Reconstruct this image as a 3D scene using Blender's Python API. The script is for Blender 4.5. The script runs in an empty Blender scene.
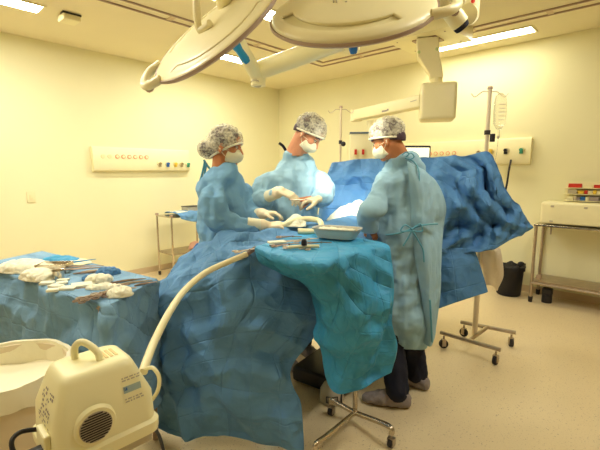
import bpy, bmesh, math, random
import numpy as np
from mathutils import Vector, Matrix, noise
V = Vector
PI = math.pi
random.seed(7)
SC = bpy.context.scene
COL = SC.collection
# ------------------------------------------------------------------ camera
F = 396.0; TH = math.radians(7.9); EYE = 1.45; CEIL = 2.90
cam = bpy.data.cameras.new('camera'); cam_o = bpy.data.objects.new('camera', cam); COL.objects.link(cam_o)
cam.sensor_width = 36; cam.lens = F/600*36; cam.clip_start = .05
cam_o.location = (0, 0, EYE); cam_o.rotation_euler = (PI/2-TH, 0, 0); SC.camera = cam_o
def ray(x, y):
    u = (x-300)/F; v = (225-y)/F
    return V((u, math.cos(TH)+v*math.sin(TH), v*math.cos(TH)-math.sin(TH)))
def at(x, y, d): r = ray(x, y); return V((0, 0, EYE)) + r*(d/r.y)
def az(x, y, z): r = ray(x, y); return V((0, 0, EYE)) + r*((z-EYE)/r.z)
# ------------------------------------------------------------------ room frame
A = math.radians(42.5); YAW = -A
LD = V((math.sin(A), math.cos(A), 0)); RD = V((math.cos(A), -math.sin(A), 0)); C0 = V((-.383, 7.47, 0))
def RM(p, q, z=0): return C0 - LD*p + RD*q + V((0, 0, z))
def onq(x, y, q=0):
    r = ray(x, y); o = V((0, 0, EYE)); t = (q-(o-C0).dot(RD))/r.dot(RD); return o+r*t
def onp(x, y, p=0):
    r = ray(x, y); o = V((0, 0, EYE)); t = (-p-(o-C0).dot(LD))/r.dot(LD); return o+r*t
# ------------------------------------------------------------------ materials
MATS = {}
def mat(name, col, rough=.5, metal=0, var=0, vs=8, bump=0, bs=60, emit=None, es=0, alpha=1, trans=0, spec=.5, fold=0, sheen=0, col2=None, sss=0, crush=0, cs=7):
    if name in MATS: return MATS[name]
    m = bpy.data.materials.new(name); m.use_nodes = True; nt = m.node_tree; n = nt.nodes; l = nt.links
    b = n['Principled BSDF']
    c = (*col, 1)
    b.inputs['Base Color'].default_value = c; b.inputs['Roughness'].default_value = rough; b.inputs['Metallic'].default_value = metal
    b.inputs['Specular IOR Level'].default_value = spec; b.inputs['Alpha'].default_value = alpha
    b.inputs['Transmission Weight'].default_value = trans
    if sheen: b.inputs['Sheen Weight'].default_value = sheen
    if sss: b.inputs['Subsurface Weight'].default_value = sss; b.inputs['Subsurface Radius'].default_value = (.02, .01, .005)
    tc = n.new('ShaderNodeTexCoord')
    nz = n.new('ShaderNodeTexNoise'); nz.inputs['Scale'].default_value = vs; nz.inputs['Detail'].default_value = 4
    l.new(tc.outputs['Object'], nz.inputs['Vector'])
    mx = n.new('ShaderNodeMix'); mx.data_type = 'RGBA'
    c2 = col2 if col2 else tuple(max(0, x*(1-var)) for x in col)
    mx.inputs[6].default_value = c; mx.inputs[7].default_value = (*c2, 1)
    rp = n.new('ShaderNodeMapRange'); rp.inputs[1].default_value = .35; rp.inputs[2].default_value = .7
    l.new(nz.outputs['Fac'], rp.inputs[0]); l.new(rp.outputs[0], mx.inputs[0]); l.new(mx.outputs[2], b.inputs['Base Color'])
    last = None
    if bump:
        nb = n.new('ShaderNodeTexNoise'); nb.inputs['Scale'].default_value = bs; nb.inputs['Detail'].default_value = 5
        l.new(tc.outputs['Object'], nb.inputs['Vector'])
        bp = n.new('ShaderNodeBump'); bp.inputs['Strength'].default_value = .6; bp.inputs['Distance'].default_value = bump
        l.new(nb.outputs['Fac'], bp.inputs['Height']); l.new(bp.outputs['Normal'], b.inputs['Normal']); last = bp
    if crush:
        prev = last
        for sc_, am in ((cs, crush), (cs*2.7, crush*.3)):
            vo = n.new('ShaderNodeTexVoronoi'); vo.inputs['Scale'].default_value = sc_; vo.inputs['Detail'].default_value = 0
            wn = n.new('ShaderNodeTexNoise'); wn.inputs['Scale'].default_value = 3; ms = n.new('ShaderNodeVectorMath'); ms.operation = 'MULTIPLY_ADD'; ms.inputs[1].default_value = (.25, .25, .25)
            l.new(tc.outputs['Object'], wn.inputs['Vector']); l.new(wn.outputs['Color'], ms.inputs[0]); l.new(tc.outputs['Object'], ms.inputs[2]); l.new(ms.outputs[0], vo.inputs['Vector'])
            bc_ = n.new('ShaderNodeBump'); bc_.inputs['Strength'].default_value = 1; bc_.inputs['Distance'].default_value = am
            l.new(vo.outputs['Distance'], bc_.inputs['Height'])
            if prev: l.new(prev.outputs['Normal'], bc_.inputs['Normal'])
            prev = bc_
        last = prev; l.new(last.outputs['Normal'], b.inputs['Normal'])
    if fold:
        # storage creases: pingpong ridges on the cloth's own UV, in metres
        sx = n.new('ShaderNodeSeparateXYZ'); l.new(tc.outputs['UV'], sx.inputs[0])
        add = n.new('ShaderNodeMath'); add.operation = 'ADD'
        nd = n.new('ShaderNodeTexNoise'); nd.inputs['Scale'].default_value = 2.2; l.new(tc.outputs['UV'], nd.inputs['Vector'])
        for i, per in ((0, fold), (1, fold*.82)):
            a0 = n.new('ShaderNodeMath'); a0.operation = 'MULTIPLY_ADD'; a0.inputs[1].default_value = .05; l.new(nd.outputs['Fac'], a0.inputs[0]); l.new(sx.outputs[i], a0.inputs[2])
            pp = n.new('ShaderNodeMath'); pp.operation = 'PINGPONG'; pp.inputs[1].default_value = per; l.new(a0.outputs[0], pp.inputs[0])
            p2 = n.new('ShaderNodeMath'); p2.operation = 'PINGPONG'; p2.inputs[1].default_value = per/2; l.new(a0.outputs[0], p2.inputs[0])
            rg = n.new('ShaderNodeMapRange'); rg.interpolation_type = 'SMOOTHSTEP'
            for q, v_ in ((1, 0), (2, .007), (3, -.0026), (4, 0)): rg.inputs[q].default_value = v_
            l.new(p2.outputs[0], rg.inputs[0])
            ml = n.new('ShaderNodeMath'); ml.operation = 'MULTIPLY_ADD'; ml.inputs[1].default_value = .11; l.new(pp.outputs[0], ml.inputs[0]); l.new(rg.outputs[0], ml.inputs[2])
            l.new(ml.outputs[0], add.inputs[i])
        bp2 = n.new('ShaderNodeBump'); bp2.inputs['Strength'].default_value = 1; bp2.inputs['Distance'].default_value = 1.0
        l.new(add.outputs[0], bp2.inputs['Height'])
        if last: l.new(last.outputs['Normal'], bp2.inputs['Normal'])
        l.new(bp2.outputs['Normal'], b.inputs['Normal'])
    if emit: b.inputs['Emission Color'].default_value = (*emit, 1); b.inputs['Emission Strength'].default_value = es
    MATS[name] = m
    return m
wall_m = mat('wall_paint', (.88, .84, .55), .8, var=.03, vs=1.5)
ceil_m = mat('ceiling_paint', (.84, .76, .52), .9, var=.04, vs=1.2)
trim_m = mat('trim_paint', (.66, .52, .33), .6)
rail_m = mat('ceiling_rail_metal', (.42, .30, .22), .5)
white_m = mat('cream_enamel', (.88, .80, .48), .35, var=.03)
white2_m = mat('pale_plastic', (.90, .83, .52), .45, var=.04)
machine_m = mat('ivory_plastic', (.92, .86, .52), .38, var=.03, vs=4)
tub_m = mat('tub_plastic', (.74, .62, .42), .5, var=.05)
bag_m = mat('white_bag', (.88, .82, .60), .4, bump=.006, bs=18)
steel_m = mat('stainless_steel', (.62, .55, .45), .22, 1, var=.1, vs=20)
pole_m = mat('satin_steel', (.72, .62, .46), .35, .55)
steel2_m = mat('brushed_steel', (.55, .46, .36), .38, 1, var=.2, vs=14)
dark_m = mat('black_plastic', (.012, .010, .014), .4)
bin_m = mat('black_bin_liner', (.006, .006, .010), .65, bump=.01, bs=22)
rubber_m = mat('dark_rubber', (.02, .016, .018), .6)
navy_m = mat('navy_cotton', (.006, .008, .026), .85, var=.3, bump=.002)
bigdrape_m = mat('blue_drape', (.12, .30, .56), .72, var=.10, vs=5, bump=.0015, bs=90, fold=.17, crush=.030, cs=6)
screen_m = mat('deep_blue_drape', (.085, .25, .52), .70, var=.12, vs=4, bump=.0015, bs=90, fold=.2, crush=.030, cs=6)
tabledrape_m = mat('table_drape', (.20, .38, .58), .75, var=.10, vs=5, bump=.0015, bs=90, fold=.16, crush=.030, cs=6)
mayo_m = mat('turquoise_drape', (.05, .36, .66), .6, var=.12, vs=5, bump=.0015, bs=70, fold=.14, crush=.030, cs=6)
gown_m = mat('pale_blue_gown', (.33, .54, .68), .8, var=.08, vs=5, bump=.002, bs=60, crush=.012, cs=6)
gown2_m = mat('blue_gown', (.20, .42, .66), .8, var=.10, vs=5, bump=.002, bs=60, crush=.012, cs=6)
cuff_m = mat('knit_cuff', (.80, .76, .55), .9, bump=.001, bs=200)
glove_m = mat('latex_glove', (.84, .70, .47), .5, var=.08, vs=30)
skin_m = mat('skin', (.60, .23, .09), .5, var=.12, vs=14, sss=.08)
skin2_m = mat('fair_skin', (.74, .32, .17), .5, var=.12, vs=14, sss=.08)
hair_m = mat('dark_hair', (.085, .045, .065), .6, var=.4, vs=60, bump=.004, bs=120)
mask_m = mat('white_mask', (.88, .83, .60), .8, bump=.002, bs=40)
tie_m = mat('gown_tie', (.10, .36, .50), .7, var=.1)
gauze_m = mat('white_gauze', (.90, .87, .68), .9, var=.08, vs=30, bump=.006, bs=70)
shoe_m = mat('shoe_cover', (.33, .28, .27), .8, var=.25, vs=30, bump=.006, bs=60)
tube_m = mat('cream_silicone_tube', (.84, .76, .46), .35)
blue_m = mat('blue_plastic', (.01, .12, .42), .4)
cyan_m = mat('cyan_plastic', (.01, .25, .55), .4)
red_m = mat('red_plastic', (.60, .03, .01), .4)
green_m = mat('green_plastic', (.03, .30, .20), .4)
orange_m = mat('orange_print', (.80, .20, .03), .5)
yellow_m = mat('yellow_plastic', (.80, .55, .05), .4)
grey_m = mat('grey_print', (.30, .25, .24), .6)
lgrey_m = mat('pale_grey_print', (.52, .46, .34), .6)
linen_m = mat('white_linen', (.86, .78, .66), .9, var=.05, bump=.002)
lens_m = mat('lamp_lens', (.9, .86, .6), .3, emit=(1, .92, .6), es=3)
lamp_m = mat('lit_diffuser', (1, 1, .8), .5, emit=(1, .97, .84), es=36)
screen_on_m = mat('lit_screen', (.9, .9, .6), .3, emit=(1, .98, .72), es=.9)
glass_m = mat('clear_plastic_bag', (.92, .90, .74), .1, trans=.75, alpha=.45)
# hair net: fine mesh over the hair
def net_mat():
    m = mat('white_hair_net', (.88, .83, .66), .8); nt = m.node_tree; n = nt.nodes; l = nt.links; b = n['Principled BSDF']
    tc = n.new('ShaderNodeTexCoord'); nz = n.new('ShaderNodeTexNoise'); nz.inputs['Scale'].default_value = 70; nz.inputs['Detail'].default_value = 6
    l.new(tc.outputs['Object'], nz.inputs['Vector']); r = n.new('ShaderNodeMapRange')
    for i, v in ((1, .82), (2, 1.2), (3, .16), (4, .80)): r.inputs[i].default_value = v
    n2_ = n.new('ShaderNodeTexNoise'); n2_.inputs['Scale'].default_value = 17; n2_.inputs['Detail'].default_value = 3; l.new(tc.outputs['Object'], n2_.inputs['Vector'])
    ad = n.new('ShaderNodeMath'); ad.operation = 'ADD'; l.new(nz.outputs['Fac'], ad.inputs[0]); l.new(n2_.outputs['Fac'], ad.inputs[1]); l.new(ad.outputs[0], r.inputs[0]); l.new(r.outputs[0], b.inputs['Alpha'])
    return m
net_m = net_mat()
# speckled vinyl floor
def floor_mat():
    m = mat('speckled_vinyl', (.78, .64, .41), .32); nt = m.node_tree; n = nt.nodes; l = nt.links; b = n['Principled BSDF']
    tc = n.new('ShaderNodeTexCoord')
    def spots(scale, thr, soft):
        v = n.new('ShaderNodeTexNoise'); v.inputs['Scale'].default_value = scale; v.inputs['Detail'].default_value = 2
        l.new(tc.outputs['Object'], v.inputs['Vector']); r = n.new('ShaderNodeMapRange')
        r.inputs[1].default_value = thr; r.inputs[2].default_value = thr+soft; l.new(v.outputs['Fac'], r.inputs[0]); return r
    a = spots(105, .66, .06); c = spots(150, .64, .06); g = spots(1.3, .3, .4)
    prev = None; base = (.78, .64, .41, 1)
    for fac, colr in ((g, (.74, .60, .38, 1)), (c, (.52, .39, .25, 1)), (a, (.38, .27, .19, 1))):
        mx = n.new('ShaderNodeMix'); mx.data_type = 'RGBA'
        if prev: l.new(prev.outputs[2], mx.inputs[6])
        else: mx.inputs[6].default_value = base
        mx.inputs[7].default_value = colr; l.new(fac.outputs[0], mx.inputs[0]); prev = mx
    l.new(prev.outputs[2], b.inputs['Base Color'])
    return m
floor_m = floor_mat()
# ------------------------------------------------------------------ object helpers
def wloc(o):
    p = V((0, 0, 0))
    while o: p = p + o.location; o = o.parent
    return p
def tag(o, label=None, cat=None, group=None, kind=None):
    if label: o['label'] = label
    if cat: o['category'] = cat
    if group: o['group'] = group
    if kind: o['kind'] = kind
    return o
def thing(name, loc, label, cat, group=None):
    o = bpy.data.objects.new(name, None); COL.objects.link(o); o.location = V(loc); o.empty_display_size = .05
    return tag(o, label, cat, group)
def link(name, me, m, parent=None, origin=None):
    off = wloc(parent) if parent else origin
    if off is None:
        co = [v.co for v in me.vertices]
        off = V((sum(c.x for c in co)/len(co), sum(c.y for c in co)/len(co), min(c.z for c in co)))
    me.transform(Matrix.Translation(-V(off)))
    o = bpy.data.objects.new(name, me); COL.objects.link(o)
    if m:
        for mm in (m if isinstance(m, (list, tuple)) else [m]): me.materials.append(mm)
    if parent: o.parent = parent
    else: o.location = off
    return o
def crom(pts, k=6):
    P = [V(p) for p in pts]
    if len(P) < 3: return P
    out = []
    for i in range(len(P)-1):
        p0 = P[max(i-1, 0)]; p1 = P[i]; p2 = P[i+1]; p3 = P[min(i+2, len(P)-1)]
        for j in range(k):
            t = j/k
            out.append(.5*((2*p1)+(p2-p0)*t+(2*p0-5*p1+4*p2-p3)*t*t+(3*p1-p0-3*p2+p3)*t**3))
    out.append(P[-1]); return out
class MB:
    def __init__(s): s.bm = bmesh.new()
    def _xf(s, vs, M):
        for v in vs: v.co = M @ v.co
    def box(s, c, size, yaw=0, bev=0, rot=None, top=1.0, mi=0):
        r = bmesh.ops.create_cube(s.bm, size=1); vs = r['verts']
        for v in vs:
            k = top if v.co.z > 0 else 1
            v.co = V((v.co.x*size[0]*k, v.co.y*size[1]*k, v.co.z*size[2]))
        if bev:
            es = list({e for v in vs for e in v.link_edges}); g = bmesh.ops.bevel(s.bm, geom=es, offset=bev, segments=3, affect='EDGES', profile=.6)
            vs = list({v for f in g['faces'] for v in f.verts} | {v for v in vs if v.is_valid})
        R = rot.to_4x4() if rot else Matrix.Rotation(yaw, 4, 'Z')
        s._xf(vs, Matrix.Translation(V(c)) @ R)
        if mi:
            for f in {f for v in vs for f in v.link_faces}: f.material_index = mi
        return s
    def frustum(s, p0, p1, r0, r1=None, n=14, cap=True):
        p0 = V(p0); p1 = V(p1); r1 = r0 if r1 is None else r1
        d = p1-p0; L = d.length
        r = bmesh.ops.create_cone(s.bm, cap_ends=cap, segments=n, radius1=r0, radius2=r1, depth=L)
        s._xf(r['verts'], Matrix.Translation((p0+p1)/2) @ d.to_track_quat('Z', 'Y').to_matrix().to_4x4()); return s
    def ball(s, c, r, rot=None, n=14):
        r = (r, r, r) if not hasattr(r, '__len__') else r
        g = bmesh.ops.create_uvsphere(s.bm, u_segments=n+4, v_segments=n, radius=1)
        R = rot.to_4x4() if rot else Matrix.Identity(4)
        s._xf(g['verts'], Matrix.Translation(V(c)) @ R @ Matrix.Diagonal((*r, 1))); return s
    def tcap(s, p0, p1, r0, r1, n=12):
        s.frustum(p0, p1, r0, r1, n); s.ball(p0, r0, n=10); s.ball(p1, r1, n=10); return s
    def chain(s, pts, rs):
        for i in range(len(pts)-1): s.tcap(pts[i], pts[i+1], rs[i], rs[i+1])
        return s
    def tube(s, pts, r, n=10, k=6, smooth=True, flat=1.0):
        P = crom(pts, k) if smooth else [V(p) for p in pts]
        m = len(P); rs = r if hasattr(r, '__len__') else None
        rings = []; up = V((0, 0, 1)); N = None
        for i, p in enumerate(P):
            t = (P[min(i+1, m-1)]-P[max(i-1, 0)]).normalized()
            if N is None:
                N = t.cross(up)
                if N.length < .1: N = t.cross(V((1, 0, 0)))
                N.normalize()
            else: N = (N-t*N.dot(t)).normalized()
            B = t.cross(N)
            rr = r if not rs else rs[0]+(0 if m < 2 else 1)*0
            if rs:
                f = i/(m-1)*(len(rs)-1); a = int(min(f, len(rs)-2)); rr = rs[a]*(1-(f-a))+rs[a+1]*(f-a)
            rings.append([s.bm.verts.new(p+N*math.cos(2*PI*j/n)*rr+B*math.sin(2*PI*j/n)*rr*flat) for j in range(n)])
        for a, b in zip(rings, rings[1:]):
            for j in range(n): s.bm.faces.new((a[j], a[(j+1) % n], b[(j+1) % n], b[j]))
        s.bm.faces.new(rings[0][::-1]); s.bm.faces.new(rings[-1]); return s
    def loft(s, rings):
        R = [[s.bm.verts.new(V(p)) for p in ring] for ring in rings]; n = len(R[0])
        for a, b in zip(R, R[1:]):
            for j in range(n): s.bm.faces.new((a[j], a[(j+1) % n], b[(j+1) % n], b[j]))
        s.bm.faces.new(R[0][::-1]); s.bm.faces.new(R[-1]); return s
    def lathe(s, prof, c=(0, 0, 0), rot=None, n=32, sx=1, sy=1):
        R = rot.to_4x4() if rot else Matrix.Identity(4); T = Matrix.Translation(V(c)) @ R
        rings = []
        for r, z in prof:
            if r < 1e-5: rings.append([s.bm.verts.new(T @ V((0, 0, z)))])
            else: rings.append([s.bm.verts.new(T @ V((r*sx*math.cos(2*PI*j/n), r*sy*math.sin(2*PI*j/n), z))) for j in range(n)])
        for a, b in zip(rings, rings[1:]):
            for j in range(n):
                k = (j+1) % n
                if len(a) == 1 and len(b) == 1: continue
                if len(a) == 1: s.bm.faces.new((a[0], b[k], b[j]))
                elif len(b) == 1: s.bm.faces.new((a[j], a[k], b[0]))
                else: s.bm.faces.new((a[j], a[k], b[k], b[j]))
        return s
    def quad(s, pts, mi=0):
        f = s.bm.faces.new([s.bm.verts.new(V(p)) for p in pts]); f.material_index = mi; return s
    def mesh(s, smooth=None):
        bmesh.ops.recalc_face_normals(s.bm, faces=s.bm.faces[:])
        me = bpy.data.meshes.new('m'); s.bm.to_mesh(me); s.bm.free()
        if smooth is not None:
            me.shade_smooth()
            if smooth < 180:
                try: me.set_sharp_from_angle(angle=math.radians(smooth))
                except Exception: pass
        return me
    def build(s, name, m, parent=None, smooth=35, origin=None, thick=0):
        me = s.mesh(smooth); me.name = name; o = link(name, me, m, parent, origin)
        if thick:
            md = o.modifiers.new('s', 'SOLIDIFY'); md.thickness = thick; md.offset = 0
        return o
def baked(o):
    dg = bpy.context.evaluated_depsgraph_get(); me = bpy.data.meshes.new_from_object(o.evaluated_get(dg), depsgraph=dg)
    return me
def remesh(me, vox, smooth=4, fac=.5):
    o = bpy.data.objects.new('t', me); COL.objects.link(o)
    r = o.modifiers.new('r', 'REMESH'); r.mode = 'VOXEL'; r.voxel_size = vox
    if smooth:
        s = o.modifiers.new('s', 'SMOOTH'); s.factor = fac; s.iterations = smooth
    bpy.context.view_layer.update()
    out = baked(o); bpy.data.objects.remove(o); out.materials.clear(); out.shade_smooth(); return out
def crumple(me, slack=.06, seed=0, amp=.012, freq=(9, 9, 3), iters=90, anchor=.003, stiff=.012, maxd=.06, pin=None, facet=0, ff=5.0, edge=True):
    """let a cloth surface buckle: edges want to be longer than they are, points may leave the pattern surface mostly along its normal"""
    n = len(me.vertices); X = np.empty(n*3); me.vertices.foreach_get('co', X); X = X.reshape(n, 3); X0 = X.copy()
    E = np.empty(len(me.edges)*2, dtype=np.int64); me.edges.foreach_get('vertices', E); E = E.reshape(-1, 2)
    extra = [(p.vertices[0], p.vertices[2]) for p in me.polygons if len(p.vertices) == 4] + [(p.vertices[1], p.vertices[3]) for p in me.polygons if len(p.vertices) == 4]
    EE = np.array(list(map(tuple, E))+extra)
    N = np.array([v.normal[:] for v in me.vertices])
    sd = V((seed*3.7, seed*1.3, seed*5.1))
    def f0(x):
        q = V((x[0]*freq[0], x[1]*freq[1], x[2]*freq[2])); h = amp*(noise.noise(q+sd)+.5*noise.noise(q*2.3-sd))
        return h
    ns = np.array([f0(x) for x in X0])
    sl = np.array([.5+1.0*abs(noise.noise(V(x)*2.2+sd)) for x in X0])
    wb = np.ones(n)
    if edge:
        cnt_f = {}
        for p in me.polygons:
            for k in p.edge_keys: cnt_f[k] = cnt_f.get(k, 0)+1
        for (a, b), c in cnt_f.items():
            if c == 1: wb[a] = wb[b] = .25
    w = wb.copy()
    if pin is not None: w = w*(1-np.array([pin(V(x)) for x in X0]))
    X = X + N*(ns*np.maximum(w, 0 if pin else .25))[:, None]
    i, j = EE[:, 0], EE[:, 1]; L0 = np.linalg.norm(X0[j]-X0[i], axis=1)*(1+slack*(sl[i]+sl[j]))
    cnt = np.bincount(np.concatenate([i, j]), minlength=n).astype(float)[:, None]
    ei, ej = E[:, 0], E[:, 1]; c1 = np.maximum(np.bincount(np.concatenate([ei, ej]), minlength=n).astype(float)[:, None], 1)
    W = w[:, None]
    for it in range(iters):
        d = X[j]-X[i]; L = np.linalg.norm(d, axis=1); c = d*((L-L0)/np.maximum(L, 1e-9)*.5)[:, None]
        acc = np.zeros_like(X)
        for k in range(3): acc[:, k] = np.bincount(i, c[:, k], n)-np.bincount(j, c[:, k], n)
        X = X + acc/cnt*2.2*W
        lap = np.zeros_like(X)
        for k in range(3): lap[:, k] = np.bincount(ei, X[ej, k], n)+np.bincount(ej, X[ei, k], n)
        X = X + (lap/c1-X)*stiff*W
        D = X-X0; dn_ = (D*N).sum(1)[:, None]*N; X = X0+dn_*(1-anchor)+(D-dn_)*.90
    D = X-X0; dl = np.linalg.norm(D, axis=1); X = X0 + D*(np.tanh(dl/maxd)*maxd/np.maximum(dl, 1e-9))[:, None]
    if facet:
        rg = random.Random(seed*7+1); dirs = []
        for k in range(7):
            v = V((rg.gauss(0, 1), rg.gauss(0, 1), rg.gauss(0, 1))).normalized(); dirs.append((v, ff*(.45+.28*k), rg.random()*9, 1/(1+.32*k)))
        def fh(x):
            x = V(x); wx = x+V((noise.noise(x*2+sd), noise.noise(x*2-sd), noise.noise(x*2.1+sd*2)))*.05; h = 0
            for k, (v, fq, ph, a) in enumerate(dirs):
                t = (wx.dot(v)*fq+ph) % 1; tr = abs(2*t-1)-.5; m_ = min(1, max(0, .55+1.6*noise.noise(x*2.6+V((k*5.1, k, -k))+sd)))
                h += a*tr*m_
            return h
        hh = np.array([fh(x) for x in X0]); X = X + N*(facet*hh*w)[:, None]
    me.vertices.foreach_set('co', X.reshape(-1)); me.update()
    return me
def sheet(rows, nu=44, nv=44, lin=False):
    """cloth through rows of points, with UV in metres"""
    def resample(pts, n):
        P = crom(pts, 8) if not lin else [V(p) for p in pts]
        d = [0]
        for a, b in zip(P, P[1:]): d.append(d[-1]+(b-a).length)
        out = []; k = 0
        for i in range(n):
            t = d[-1]*i/(n-1)
            while k < len(d)-2 and d[k+1] < t: k += 1
            f = 0 if d[k+1] == d[k] else (t-d[k])/(d[k+1]-d[k]); out.append(P[k].lerp(P[k+1], min(max(f, 0), 1)))
        return out
    R = [resample(r, nu) for r in rows]
    cols = [resample([R[i][c] for i in range(len(R))], nv) for c in range(nu)]
    me = bpy.data.meshes.new('cloth')
    vs = [cols[c][r] for r in range(nv) for c in range(nu)]
    fs = [(r*nu+c, r*nu+c+1, (r+1)*nu+c+1, (r+1)*nu+c) for r in range(nv-1) for c in range(nu-1)]
    me.from_pydata(vs, [], fs)
    wu = sum((vs[(nv//2)*nu+c+1]-vs[(nv//2)*nu+c]).length for c in range(nu-1)); wv = sum((vs[(r+1)*nu+nu//2]-vs[r*nu+nu//2]).length for r in range(nv-1))
    uv = me.uv_layers.new(name='UVMap')
    for p in me.polygons:
        for li in p.loop_indices:
            vi = me.loops[li].vertex_index; uv.data[li].uv = ((vi % nu)/(nu-1)*wu, (vi//nu)/(nv-1)*wv)
    me.update(); me.shade_smooth(); return me
def cloth(name, rows, m, parent=None, nu=44, nv=44, lin=False, sub=1, thick=.003, label=None, cat=None, sharp=None, group=None, **kw):
    me = crumple(sheet(rows, nu, nv, lin), **kw); me.name = name
    o = link(name, me, m, parent)
    if sub: s = o.modifiers.new('sub', 'SUBSURF'); s.levels = sub; s.render_levels = sub
    if thick: s = o.modifiers.new('so', 'SOLIDIFY'); s.thickness = thick; s.offset = 0
    if label: tag(o, label, cat, group)
    return o
def frame(f, up=V((0, 0, 1))):
    """rotation whose local X is f and local Z as near up as can be"""
    x = V(f).normalized(); y = V(up).cross(x).normalized(); z = x.cross(y)
    return Matrix((x, y, z)).transposed()
def st(name, mb, m, smooth=35, **k):
    return tag(mb.build(name, m, None, smooth, **k), kind='structure')
# ------------------------------------------------------------------ the room
WP, WQ = 8.4, 8.0
def rbox(mb, p0, p1, q0, q1, z0, z1, bev=0):
    c = RM((p0+p1)/2, (q0+q1)/2, (z0+z1)/2); return mb.box(c, (q1-q0, p1-p0, z1-z0), YAW, bev)
st('floor', rbox(MB(), -.1, WP, -.1, WQ, -.1, 0), floor_m)
st('ceiling', rbox(MB(), -.1, WP, -.1, WQ, CEIL, CEIL+.1), ceil_m)
st('wall_left', rbox(MB(), 0, WP, -.1, 0, 0, CEIL), wall_m)
st('wall_right', rbox(MB(), -.1, 0, -.1, WQ, 0, CEIL), wall_m)
far_m = mat('darkened_wall_paint', (.55, .47, .33), .8)  # out-of-view walls, colour darkened to cut light bounced onto the foreground
st('wall_near', rbox(MB(), 0, WP, WQ, WQ+.1, 0, CEIL), far_m)
st('wall_back', rbox(MB(), WP, WP+.1, -.1, WQ+.1, 0, CEIL), far_m)
st('baseboard_left', rbox(MB(), .012, WP, 0, .012, 0, .08), trim_m)
st('baseboard_right', rbox(MB(), 0, .012, 0, WQ, 0, .08), trim_m)
# ceiling rails: a double line running round the air outlet field
k = 1
for q in (1.62, 1.76):
    mb = MB(); rbox(mb, .75 if q < 1.7 else .89, 6.2, q-.009, q+.009, CEIL-.014, CEIL); st('trim_%d' % k, mb, rail_m); k += 1
for p in (.75, .89):
    mb = MB(); rbox(mb, p-.009, p+.009, 1.62 if p < .8 else 1.76, 6.2, CEIL-.014, CEIL); st('trim_%d' % k, mb, rail_m); k += 1
for (p, q, lp, lq) in [(x, 1.69, .05, .14) for x in (1.3, 2.0, 2.7, 3.1, 3.9)] + [(.82, x, .14, .05) for x in (2.3, 3.0, 3.7, 4.4)]:
    mb = MB(); rbox(mb, p-lp/2, p+lp/2, q-lq/2, q+lq/2, CEIL-.009, CEIL); st('trim_%d' % k, mb, trim_m); k += 1
# ceiling lights
lamp2_m = mat('soft_lit_diffuser', (1, 1, .8), .5, emit=(1, .95, .74), es=19)
def ceiling_light(p0, p1, q0, q1, label, dm=None):
    t = thing('ceiling_light', RM((p0+p1)/2, (q0+q1)/2, CEIL-.014), label, 'light', None)
    mb = MB(); w = .02
    rbox(mb, p0-w, p0, q0-w, q1+w, CEIL-.012, CEIL); rbox(mb, p1, p1+w, q0-w, q1+w, CEIL-.012, CEIL)
    rbox(mb, p0, p1, q0-w, q0, CEIL-.012, CEIL); rbox(mb, p0, p1, q1, q1+w, CEIL-.012, CEIL)
    mb.build('frame', white_m, t)
    rbox(MB(), p0, p1, q0, q1, CEIL-.008, CEIL-.001).build('diffuser', dm or lamp_m, t)
ceiling_light(4.02, 5.24, .90, 1.10, 'bright strip ceiling light at the top left corner of the picture')
ceiling_light(1.36, 2.58, .91, 1.11, 'strip ceiling light behind the steeply tilted surgical lamp')
ceiling_light(2.08, 3.3, 2.34, 2.54, 'strip ceiling light showing between the two surgical lamps')
ceiling_light(.33, .53, 2.96, 4.18, 'strip ceiling light above the right wall beside the pendant box', lamp2_m)
ceiling_light(4.3, 5.5, 2.6, 2.8, 'strip ceiling light overhead behind the tilted lamp, out of frame')
ceiling_light(2.4, 3.6, 5.2, 5.4, 'strip ceiling light on the right above the camera side, out of frame')
ceiling_light(5.6, 6.8, 4.1, 4.3, 'added fill light strip on the ceiling towards the suction machine, out of frame', lamp2_m)  # unseen fill strip, added to brighten the front of the machine
# ceiling sensor
c = az(69, 15, CEIL); t = thing('ceiling_sensor', V((c.x, c.y, CEIL-.06)), 'small cream box with a dark slot fixed on the ceiling beside the top left light', 'sensor')
MB().box(c-V((0, 0, .032)), (.17, .15, .064), YAW, .015).build('housing', white_m, t)
MB().box(c-V((0, 0, .012))+RD*.05-LD*.0, (.08, .156, .014), YAW).build('slot', dark_m, t)
# light switch on left wall
c = onq(31, 197); t = thing('light_switch', c, 'small square wall switch below the left wall panel, far left', 'switch')
MB().box(c+RD*.005, (.01, .08, .12), YAW, .003).build('plate', white2_m, t); MB().box(c+RD*.012, (.006, .03, .05), YAW, .002).build('rocker', white_m, t)
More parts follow.
